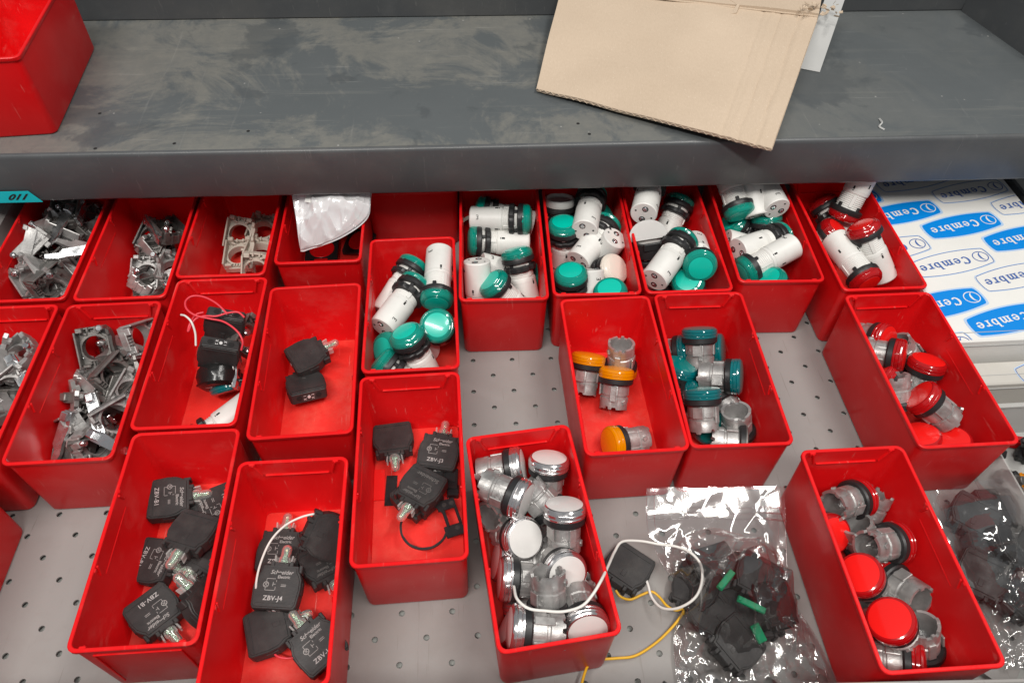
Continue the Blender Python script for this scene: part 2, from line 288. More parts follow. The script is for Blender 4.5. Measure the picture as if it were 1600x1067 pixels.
def text_mesh(s, size, m, bold=0.0, shear=0.0, ext=0.0, space=1.0, sx=1.0):
    cu = bpy.data.curves.new('lettering', 'FONT'); cu.body = s; cu.size = size; cu.offset = bold; cu.shear = shear; cu.align_x = 'CENTER'; cu.align_y = 'CENTER'; cu.extrude = ext; cu.space_character = space; cu.resolution_u = 4
    o = bpy.data.objects.new('lettering_tmp', cu); C.objects.link(o)
    dg = bpy.context.evaluated_depsgraph_get(); me = bpy.data.meshes.new_from_object(o.evaluated_get(dg)); bpy.data.objects.remove(o)
    for v in me.vertices: v.co = Vector((v.co.x * S * sx, v.co.y * S, v.co.z * S))
    me.materials.clear(); me.materials.append(M[m]); return me
def place(parts, name, label, cat, mw, group=None):
    r = root(name, label, cat, mw, group); made = [r]
    for nm, me, par, loc in parts:
        o = bpy.data.objects.new(nm, me); C.objects.link(o); o.parent = made[par]
        if loc is not None: o.matrix_local = loc
        made.append(o)
    return r

# ---------------------------------------------------------------- drawer tray
MB_ = MB
def build_tray():
    th = math.radians(-1.3); R = Matrix.Rotation(th, 3, 'Z'); R4 = Matrix.Translation((0.3 * S, 380.1 * S, 0)) @ R.to_4x4()
    m = MB(); g = 17.4; n = 16
    for i in range(-34, 32):
        for j in range(-17, 17):
            if (i + j) % 2: continue
            cx, cy = i * g, j * g * 0.985
            if cy < -256: continue
            # diamond cell with a punched hole, turned-down rim
            o = []; c1 = []
            for k in range(n):
                a = 2 * math.pi * k / n; c, q = math.cos(a), math.sin(a); t = 1 / (abs(c) / g + abs(q) / (g * 0.985)); o.append((cx + c * t, cy + q * t, 0)); c1.append((cx + 2.15 * c, cy + 2.15 * q, 0))
            c2 = [(x, y, -1.4) for x, y, _ in c1]
            vs = o + c1 + c2; fs = []
            for k in range(n):
                l = (k + 1) % n; fs += [(k, l, n + l, n + k), (n + k, n + l, 2 * n + l, 2 * n + k)]
            m.add(vs, fs)
    o = ob('tray_floor', m.mesh('tray_floor', 'tray', smooth=False), mw=R4); tag(o, kind='structure')
    u = MB().box((0, -20, -6.5), (1300, 720, 2)); tag(ob('tray_underside', u.mesh('tray_underside', 'tray_under'), mw=R4), kind='structure')
build_tray()
def build_drawer():
    r = root('drawer', 'grey metal drawer holding the rows of red bins, its front edge along the bottom', 'drawer', MW(0, 120, 0))
    R = Matrix.Rotation(math.radians(-2.6), 4, 'Z')
    m = MB(); m.T = Matrix.Translation((0, 120.5, 0)) @ R
    m.box((0, -1, 34), (1250, 2.0, 69), bev=.4); m.box((0, -8, 67.5), (1250, 12, 2.4), bev=.8); m.box((0, -13.6, 60), (1250, 1.6, 14), bev=.4)
    ob('front_panel', m.mesh('front_panel', 'tray'), r, MW(0, 0, 0))
    m = MB(); m.box((-424, 380, 36), (14, 560, 72), bev=3); m.box((-434, 380, 60), (26, 560, 4), bev=1)
    ob('side_panel', m.mesh('side_panel', 'tray'), r, MW(0, 0, 0))
    m = MB(); m.box((562, 380, 25), (8, 560, 50), bev=2); ob('side_panel', m.mesh('side_panel', 'shelf_lip'), r, MW(0, 0, 0))
build_drawer()

# ---------------------------------------------------------------- shelf above
def build_shelf():
    zt = 146.0; r = root('shelf', 'dusty dark grey metal shelf with deep front lip above the red bins', 'shelf', MW(40, 526, zt))
    th = Matrix.Rotation(math.radians(-1.0), 4, 'Z'); T = Matrix.Translation((40 * S, 526 * S, zt * S)) @ th
    m = MB()
    # top sheet with bullnose into the lip
    prof = [(330, 0.0), (3.5, 0.0), (1.6, -0.5), (0.5, -1.6), (0, -3.5), (-1.2, -44), (0, -46), (14, -46.5), (14, -44.5), (2, -44)]
    X0, X1, n = -640, 700, 24; vs = []; fs = []
    for i in range(n + 1):
        x = X0 + (X1 - X0) * i / n
        for y, z in prof[1:]: vs.append((x, y, z + 0.25 * math.sin(x * .013)))
    k = len(prof) - 1
    for i in range(n):
        for j in range(k - 1): fs.append((i * k + j, i * k + j + 1, (i + 1) * k + j + 1, (i + 1) * k + j))
    m.add(vs, fs); ob('front_lip', m.mesh('front_lip', 'shelf_lip', ang=60), r, T)
    m = MB(); m.box(((X0 + X1) / 2, 3.5 + 340, -1.0), (X1 - X0, 680, 2.0)); ob('top_sheet', m.mesh('top_sheet', 'shelf'), r, T)
    # back upright strip and rear wall
    m = MB(); m.box(((X0 + X1) / 2, 224, 60), (X1 - X0, 3, 118), rot=Matrix.Rotation(0.10, 3, 'X')); ob('back_panel', m.mesh('back_panel', 'shelf_lip'), r, T)
    m = MB()
    # right hand side divider, a low folded strip running back from the front
    m.box((520, 118, 24), (2.5, 225, 50), rot=Matrix.Rotation(0.22, 3, 'Z'), bev=.5)
    ob('side_strip', m.mesh('side_strip', 'shelf_lip'), r, T)
    hm = MB().lathe([(1.5, 0.12), (1.5, -0.2)], 12).mesh('screw_hole', 'dark')  # solid disc, the shade of the hole is put into its colour
    for x, y in ((-280, 13), (-343, 8), (-222, 29), (69, 15), (61, 31), (-355, 60)):
        h = ob('screw_hole', hm, r, T @ Matrix.Translation((x * S, y * S, 0)))
    # code sticker on the lip, hanging a little below it
    lab = root('shelf_label', 'small cyan sticker reading 011 at the left end of the shelf lip', 'label', MW(-385, 533, 108))
    b = Matrix.Translation((-389.0 * S, 531.4 * S, 106.4 * S)) @ Matrix.Rotation(math.radians(-1), 4, 'Z') @ Matrix.Rotation(math.radians(90), 4, 'X')
    m = MB().prism([(-24, -6.0), (26.5, -6.0), (19.5, 5.6), (-24, 5.6)], 0, 0.35); ob('backing', m.mesh('backing', 'cyan'), lab, b)
    ob('lettering', text_mesh('011', 8.2, 'print_black', bold=0.28, shear=0.75, sx=1.3), lab, b @ Matrix.Translation((6.5 * S, -.3 * S, 0.0006)))
build_shelf()
bw = MB().box((60, 812, 60), (1500, 6, 420)); tag(ob('rear_wall', bw.mesh('rear_wall', 'shelf_lip'), mw=Matrix()), kind='structure')

# ---------------------------------------------------------------- red bins
def rrect(hx, hy, r, seg=4):
    P = []
    for cx, cy, a0 in ((hx - r, hy - r, 0), (-hx + r, hy - r, 90), (-hx + r, -hy + r, 180), (hx - r, -hy + r, 270)):
        for k in range(seg + 1):
            a = math.radians(a0 + 90 * k / seg); P.append((cx + r * math.cos(a), cy + r * math.sin(a)))
    return P
def bin_parts():
    L = 150.5; Wd = 75.0; H = 70.0
    m = MB(); lv = []
    def ring(ins, r, z, h=0): lv.append([(x, y, z) for x, y in rrect(Wd / 2 - ins, L / 2 - ins, r)])
    ring(5.2, 4.0, 0.0); ring(3.2, 5.2, 0.5); ring(2.4, 5.6, 2.2); ring(1.3, 5.4, 66.2); ring(0.25, 5.8, 66.8); ring(0.0, 5.8, 67.2); ring(0.0, 5.8, 69.5); ring(0.5, 5.5, 70.0); ring(2.1, 4.4, 70.0); ring(2.5, 4.0, 69.6); ring(3.2, 3.6, 4.0); ring(4.2, 3.2, 2.4)
    n = len(lv[0]); vs = [p for l in lv for p in l]; fs = []
    for j in range(len(lv) - 1):
        for i in range(n):
            k = (i + 1) % n; fs.append((j * n + i, j * n + k, (j + 1) * n + k, (j + 1) * n + i))
    fs.append(tuple(reversed(range(n)))); m.add(vs, fs)
    walls = m.mesh('walls', 'red', ang=40)
    m = MB().prism(rrect(Wd / 2 - 4.25, L / 2 - 4.25, 3.2), 1.2, 2.3); base = m.mesh('base', 'red_floor')
    # label slot on one short wall: ledge line plus two ticks
    m = MB(); y = L / 2 - 3.0
    m.box((0, y - .3, 55.5), (44, 1.5, 1.0), bev=.3)
    for s in (-1, 1):
        m.box((s * 26, y - 0.35, 62.4), (1.3, 2.0, 14.0), rot=Matrix.Rotation(s * 0.30, 3, 'Y'), bev=.3)
        m.box((s * 28.4, y + .5, 68.2), (4.2, 2.6, 3.4), bev=.5)
    slot = m.mesh('label_slot', 'red')
    m = MB()
    m.box((0, 0, 0), (1.0, 47, 0.8), bev=.25)
    for s in (-1, 1): m.box((-.2, s * 25.5, 9.5), (1.5, 1.6, 8.5), rot=Matrix.Rotation(s * 0.3, 3, 'X'), bev=.4); m.box((0.6, s * 27.5, 13.0), (2.2, 3.0, 3.2), bev=.6)
    side = m.mesh('side_slot', 'red')
    # raised frame on the outer short wall
    m = MB(); y = -L / 2 + 1.15
    for s in (-1, 1): m.box((s * 25, y, 36), (1.0, 1.2, 48), bev=.2)
    m.box((0, y, 60.2), (51, 1.2, 1.0), bev=.2)
    fr = m.mesh('front_frame', 'red')
    return walls, base, slot, side, fr
BW, BB, BS, BD, BF = bin_parts()
BINS = [
 ('F', -47.3, 426.0, 0.4, 0.35, -1, 0, 'red bin of green pilot lights standing forward of the back row', 'red bins standing in rows in the drawer'),
 ('N', -206.7, 384.0, 0.4, -0.57, 1, 0, 'red bin holding the wired black assembly with red wires', 'red bins standing in rows in the drawer'),
 ('M', -287.4, 360.5, 0.4, 0.27, 1, 0, 'red bin with brackets and long bright levers, left of the bin with the wired assembly', 'red bins standing in rows in the drawer'),
 ('O', -125.6, 371.5, 0.4, 1.29, -1, 0, 'red bin holding only two black contact blocks', 'red bins standing in rows in the drawer'),
 ('P', -46.0, 272.3, 0.4, 0.94, 1, 0, 'red bin with the black legend ring and small red card in it', 'red bins standing in rows in the drawer'),
 ('Q', 112.6, 343.5, 0.4, 0.48, -1, 0, 'red bin with only amber heads and one bare collar', 'red bins standing in rows in the drawer'),
 ('R', 189.6, 344.3, 0.4, -1.05, 1, 0, 'red bin of metal heads with teal lenses', 'red bins standing in rows in the drawer'),
 ('S', 350.4, 334.4, 0.4, -0.05, 1, 0, 'red bin of red lens heads in front of the red pilot lights', 'red bins standing in rows in the drawer'),
 ('T', -203.6, 231.1, 0.4, -0.08, -1, 1, 'red bin at the lower left with contact blocks marked B1', 'red bins standing in rows in the drawer'),
 ('V', 37.4, 217.1, 0.4, 5.55, 1, 0, 'red bin turned slightly, full of metal heads with white lenses', 'red bins standing in rows in the drawer'),
 ('W', 264.1, 188.0, 0.4, -0.19, 1, 0, 'red bin at the lower right with red heads and hollow collars', 'red bins standing in rows in the drawer'),
 ('G', 31.0, 495.4, 0.4, -1.6, -1, 0, 'red bin whose two topmost green pilot lights lie sideways', 'red bins standing in rows in the drawer'),
 ('H', 109.4, 497.0, 0.4, -1.74, -1, 0, 'red bin of pilot lights with one open white ring, left of the frosted cover', 'red bins standing in rows in the drawer'),
 ('J', 269.6, 503.2, 0.4, -2.34, -1, 0, 'red bin of green lights set back, its whole front wall visible', 'red bins standing in rows in the drawer'),
 ('K', 352.3, 489.5, 0.4, -0.17, 1, 0, 'red bin of red and white pilot lights beside the blue printed box', 'red bins standing in rows in the drawer'),
 ('D', -128.7, 549.1, 0.4, -0.2, 1, 0, 'red bin with a white plastic bag hanging into it under the shelf', 'red bins standing in rows in the drawer'),
 ('A', -367.4, 517, 0.4, 0.0, 1, 0, 'red bin heaped with grey brackets under the cyan shelf label', 'red bins standing in rows in the drawer'),
 ('B', -286.5, 515, 0.4, 0.0, 1, 0, 'red bin holding a few dark brackets, second from the left in the back row', 'red bins standing in rows in the drawer'),
 ('C', -208.6, 537, 0.4, -0.6, 1, 0, 'red bin holding beige plastic brackets in the back row', 'red bins standing in rows in the drawer'),
 ('E', -50.5, 641, 0.4, 0.0, 1, 0, 'red bin farther back, only its front wall visible under the shelf', 'red bins standing in rows in the drawer'),
 ('I', 186, 496, 0.4, -0.6, 1, 0, 'red bin of green pilot lights with a frosted flip-up cover among them', 'red bins standing in rows in the drawer'),
 ('L', -369.5, 361.5, 0.4, 0.0, 1, 0, 'red bin cut by the left edge of the photo, heaped with zinc brackets', 'red bins standing in rows in the drawer'),
 ('U', -125.5, 203, 0.4, 0.0, 1, 1, 'red bin cut by the bottom edge, with blocks marked J4', 'red bins standing in rows in the drawer'),
 ('X', -371, 202, 0.4, 0.0, 1, 0, 'red bin showing only a plain side wall at the lower left edge', 'red bins standing in rows in the drawer'),
 ('Y', -379.7, 631.9, 146.4, 3.9, 1, 0, 'red bin standing on top of the dark shelf at the upper left', 'red bins on the shelf'),
]
bin_frames = {}
for key, x, y, z, deg, slot_end, frm, label, group in BINS:
    mw = MW(x, y, z, Matrix.Rotation(math.radians(deg), 3, 'Z')) @ Matrix.Diagonal((1.22 if key == 'E' else 1, 1, 1, 1)); bin_frames[key] = mw
    r = root('storage_bin', label, 'bin', mw, group)
    ob('walls', BW, r, mw)
    b = ob('base', BB, r, mw)
    ob('label_slot', BS, r, mw @ (Matrix.Rotation(math.pi, 4, 'Z') if slot_end < 0 else Matrix()))
    ob('side_slot', BD, r, mw @ Matrix.Translation((34.9 * S, 2 * S, 55 * S)))
    ob('side_slot', BD, r, mw @ Matrix.Translation((-34.9 * S, 2 * S, 55 * S)) @ Matrix.Rotation(math.pi, 4, 'Z'))
    if frm: ob('front_frame', BF, r, mw)

# ---------------------------------------------------------------- pilot lights (local +Z points out of the lens; origin at the lens face)
def screw_mesh():
    m = MB(); m.lathe([(1.9, -.6), (2.1, 0), (1.5, 0.5)], 12); m.box((0, 0, 0.55), (3.0, 0.7, 0.35)); m.box((0, 0, 0.55), (0.7, 3.0, 0.35)); return m.mesh('terminal_screw', 'steel')
SCREW = screw_mesh()
def light_parts(lens, face, nut=True, cover=False, ring=False):
    P = []
    m = MB()
    if ring:
        m.lathe([(11.2, -3.5), (11.6, -0.4), (12.6, 0.4), (14.0, 0.0), (14.8, -1.6), (14.8, -5.5), (14.3, -6.5)], 40, cap0=False, cap1=True)
        P.append(('lens_rim', m.mesh('lens_rim', 'white', ang=50), 0, None))
        m = MB(); m.lathe([(11.1, -2.6), (0.1, -2.2)][::-1], 32, cap0=False, cap1=False); m.lathe([(0.1, -1.6), (7, -2.0), (8, -2.6)], 24, False, False)
        P.append(('inner_disc', m.mesh('inner_disc', 'cover'), 0, None))
    else:
        pr = [(10.2, 0.0), (10.45, -0.45), (10.9, -0.35), (12.2, -0.8), (12.45, -1.25), (12.9, -1.2), (14.0, -2.4), (14.55, -3.6), (14.2, -4.1), (14.7, -4.6), (14.35, -5.2), (14.75, -5.7), (14.4, -6.3), (14.7, -6.8), (14.5, -8.6)]
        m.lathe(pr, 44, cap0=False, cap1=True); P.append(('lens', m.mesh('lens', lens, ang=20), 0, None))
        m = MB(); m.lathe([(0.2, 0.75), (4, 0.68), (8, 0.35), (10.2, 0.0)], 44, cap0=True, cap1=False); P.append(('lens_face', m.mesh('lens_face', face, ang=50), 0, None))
    m = MB(); m.lathe([(14.4, -6.0), (15.0, -8.4), (15.2, -9.0), (15.2, -11.6), (14.4, -12.4), (11.0, -12.5)], 40, mod=lambda j, i: 1.0 if (i % 10) or j in (0, 5) else 0.975)
    for k in range(4):
        a = math.pi / 4 + k * math.pi / 2; m.box((12.2 * math.cos(a), 12.2 * math.sin(a), -14.2), (2.0, 3.2, 4.2), rot=Matrix.Rotation(a, 3, 'Z'), bev=.4)
    P.append(('bezel', m.mesh('bezel', 'black', ang=30), 0, None))
    pr = []; z = -12.0
    while z > -26.4: pr += [(10.9, z), (11.35, z - .5), (11.35, z - .9), (10.9, z - 1.35)]; z -= 1.75
    pr += [(11.0, -26.5), (11.9, -27.2), (12.1, -27.8), (12.1, -34), (12.1, -56.4), (11.4, -57.4)]
    m = MB(); m.lathe(pr, 36); 
    for k in range(3): a = k * 2.1; m.box((11.2 * math.cos(a), 11.2 * math.sin(a), -20), (1.4, 3.4, 12), rot=Matrix.Rotation(a, 3, 'Z'), bev=.3)
    m.lathe([(12.35, -30.0), (12.35, -30.6)], 36, False, False)
    P.append(('body', m.mesh('body', 'white', ang=28), 0, None))
    if nut:
        m = MB(); zz = -15.2
        m.lathe([(11.8, zz), (14.6, zz - .4), (15.3, zz - 1.2), (15.3, zz - 4.2), (14.6, zz - 5.2), (11.8, zz - 5.6)], 48, mod=lambda j, i: (1.0 if (i % 6) < 4 else 0.93) if 0 < j < 5 else 1)
        P.append(('nut', m.mesh('nut', 'black', ang=25), 0, None))
    m = MB()
    for a, z, sz in ((0.4, -31.5, (0.5, 1.6, 4.4)), (2.3, -31.5, (0.5, 1.6, 4.4)), (4.3, -31.5, (0.5, 1.6, 4.4)), (5.6, -37, (0.5, 1.4, 3.6))):
        m.box((12.0 * math.cos(a), 12.0 * math.sin(a), z), sz, rot=Matrix.Rotation(a, 3, 'Z'))
    for a in (1.3, 4.4):
        R = Matrix.Rotation(a, 3, 'Z')
        for (dy, dz, sy, szz) in ((0, -49, 4.0, 0.5), (-1.8, -49.9, 0.5, 1.8), (1.8, -49.9, 0.5, 1.8), (0, -49.7, .8, 1.0)):
            c = R @ Vector((11.95, dy, dz)); m.box(c, (0.5, sy, szz), rot=R)
    P.append(('side_slots', m.mesh('side_slots', 'dark'), 0, None))  # proud insets, slot shade painted near-black; the bracket mark is print
    m = MB(); m.T = Matrix.Translation((0, 0, -57.45))
    for s in (-1, 1):
        m.T = Matrix.Translation((s * 5.4, s * 1.6, -57.45)); m.lathe([(2.9, 0.3), (2.9, -0.12)], 16)
        m.T = Matrix.Translation((s * 4.0, -s * 7.0, -57.45)); m.box((0, 0, 0), (1.5, 1.5, 0.3))
    P.append(('terminal_openings', m.mesh('terminal_openings', 'dark'), 0, None))  # no real recess: shade inside the openings painted on solid discs and squares
    for s in (-1, 1):
        P.append(('terminal_screw', SCREW, 0, Matrix.Translation((s * 5.4 * S, s * 1.6 * S, -57.62 * S)) @ Matrix.Rotation(math.pi, 4, 'X') @ Matrix.Rotation(0.6 * s, 4, 'Z')))
    if cover:
        m = MB(); T = Matrix.Rotation(math.radians(58), 4, 'X'); m.T = Matrix.Translation((0, -3, 3.5)) @ T
        pts = [(18 * math.cos(a), 1.5 + 15 * math.sin(a)) for a in [math.pi * k / 16 for k in range(17)]] + [(-18, -1.5), (18, -1.5)]
        m.prism(pts, 0, 1.5, bev=.3); P.append(('flip_cover', m.mesh('flip_cover', 'cover'), 0, None))
        m = MB(); m.lathe([(12.6, 1.5), (15.9, 1.4), (16.6, -3), (16.4, -12)], 32, cap0=False, cap1=False); m.box((0, -15.6, 0), (18, 3, 7), bev=.6); m.box((14, -7, 1), (4, 10, 6), bev=.8)
        P.append(('cover_base', m.mesh('cover_base', 'black'), 0, None))
    return P
LK = {'green': light_parts('green', 'green_face'), 'greenB': light_parts('green', 'green_face', nut=False), 'red': light_parts('redlens', 'redlens_face'), 'redB': light_parts('redlens', 'redlens_face', nut=False),
      'white': light_parts('cream', 'cream'), 'ring': light_parts('cream', 'cream', ring=True), 'cover': light_parts('cover', 'cover', cover=True)}

# ---------------------------------------------------------------- round lamp heads with a metal collar
def head_parts(lens, face, rim=None, has_lens=True):
    P = []
    if has_lens:
        m = MB(); pr = [(12.4, 0.0), (13.4, -0.35), (14.3, -1.3), (14.7, -2.4), (14.25, -2.9), (14.75, -3.4), (14.75, -5.2), (14.2, -5.8), (14.6, -6.3), (14.5, -7.6), (13.4, -7.9)]
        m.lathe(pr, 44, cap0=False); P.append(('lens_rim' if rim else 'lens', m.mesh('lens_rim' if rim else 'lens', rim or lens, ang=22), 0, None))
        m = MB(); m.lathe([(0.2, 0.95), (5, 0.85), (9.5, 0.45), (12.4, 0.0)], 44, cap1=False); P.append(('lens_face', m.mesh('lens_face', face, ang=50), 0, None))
    else:
        m = MB(); m.lathe([(9.2, -6.2), (12.8, -6.2), (14.0, -7.0), (14.0, -8.4), (12, -8.6)], 40, cap0=True); P.append(('flange', m.mesh('flange', 'zinc_dark'), 0, None))
    m = MB(); m.lathe([(13.6, -7.6), (14.4, -8.0), (14.4, -11.6), (13.4, -12.8), (11.0, -13.0)], 40, cap0=False, cap1=False); m.box((0, 12.6, -12.3), (4, 1.6, 1.2))
    P.append(('gasket', m.mesh('gasket', 'black'), 0, None))
    m = MB(); n = 96
    def outer(z, k): return 11.6 if k % 24 < 6 else 11.1
    def endz(k):
        k = k % 48
        return -31.2 if k < 5 else -33.0 if k < 24 else -34.4 if k < 29 else -33.0 if k < 40 else -30.8 if k < 44 else -33.0
    vs = []; lvl = []
    for k in range(n):
        a = 2 * math.pi * k / n; c, s = math.cos(a), math.sin(a); o = outer(0, k); e = endz(k)
        for r, z in ((11.0, -11.0), (o, -12.5), (o, -21.5), (o - .9, -22.2), (o - .9, -23.6), (o, -24.3), (o, -27.0), (11.3, -27.6), (11.3, e), (9.3, e), (9.3, -13.4)): vs.append((r * c, r * s, z))
    q = 11; fs = []
    for k in range(n):
        l = (k + 1) % n
        for j in range(q - 1): fs.append((k * q + j, k * q + j + 1, l * q + j + 1, l * q + j))
    m.add(vs, fs)
    m.box((11.6, 0, -20), (1.6, 5.0, 13), bev=.4); m.box((-11.4, 1, -18), (1.4, 8.0, 9), bev=.4); m.box((2, -11.4, -18), (9, 1.4, 9), bev=.4)
    m.T = Matrix.Rotation(0.9, 4, 'Z'); m.box((11.6, 0, -27), (1.8, 3.2, 4.0), rot=Matrix.Rotation(0.5, 3, 'X'), bev=.4)
    m.T = Matrix.Rotation(2.6, 4, 'Z') @ Matrix.Translation((12.0, 0, -17)) @ Matrix.Rotation(math.pi / 2, 4, 'Y'); m.lathe([(2.0, -.8), (2.0, 0), (1.4, .05), (1.4, -.4)], 12, True, True)
    P.append(('collar', m.mesh('collar', 'zinc', ang=30), 0, None))
    m = MB(); m.lathe([(0.2, -14.6), (5.2, -14.9), (5.8, -14.4)], 24, False, False); P.append(('inner_disc', m.mesh('inner_disc', 'inner'), 0, None))
    m = MB(); m.lathe([(6.0, -15.6), (6.0, -14.0), (9.35, -14.0)], 28, False, False); P.append(('inner_ring', m.mesh('inner_ring', 'steel'), 0, None))
    return P
HK = {'white': head_parts(None, 'white_face', 'chrome'), 'teal': head_parts('teal', 'teal_face'), 'amber': head_parts('amber', 'amber_face'), 'amberX': head_parts('amber', 'amber_face'), 'red': head_parts('redlens', 'redlens_face'), 'none': head_parts(None, None, None, False)}

GROUPS = {'G0': 'pilot lights in the forward bin of green lights', 'G1': 'pilot lights in the bin with sideways lights on top', 'G2': 'pilot lights in the bin with the open white ring', 'G3': 'pilot lights in the bin with the frosted cover', 'G4': 'pilot lights in the bin set back with a visible front wall', 'G5': 'red pilot lights in the bin beside the printed box', 'G6': 'amber heads and bare collar in the amber bin', 'G7': 'teal lamp heads in their bin', 'G8': 'white lamp heads in the turned bin', 'G9': 'red lamp heads in the bin near the right edge', 'GA': 'red lamp heads in the lower right bin', 'GB': 'contact blocks in the lower left bin', 'GU': 'contact blocks in the bin with the wire arc', 'GP': 'contact blocks in the bin with the legend ring', 'GO': 'two contact blocks lying alone in a bin', 'GN': 'parts of the wired black assembly', 'GF': 'loose contact blocks on the tray and in clear bags', 'KA': 'brackets and levers in the back left bin', 'KB': 'brackets in the second back bin', 'KC': 'beige plastic brackets', 'KL': 'brackets and levers in the leftmost middle bin', 'KM': 'brackets and levers left of the wired assembly'}
LABELC = {'L': ('pilot_light', 'pilot light', LK), 'H': ('lamp_head', 'lamp head', HK)}
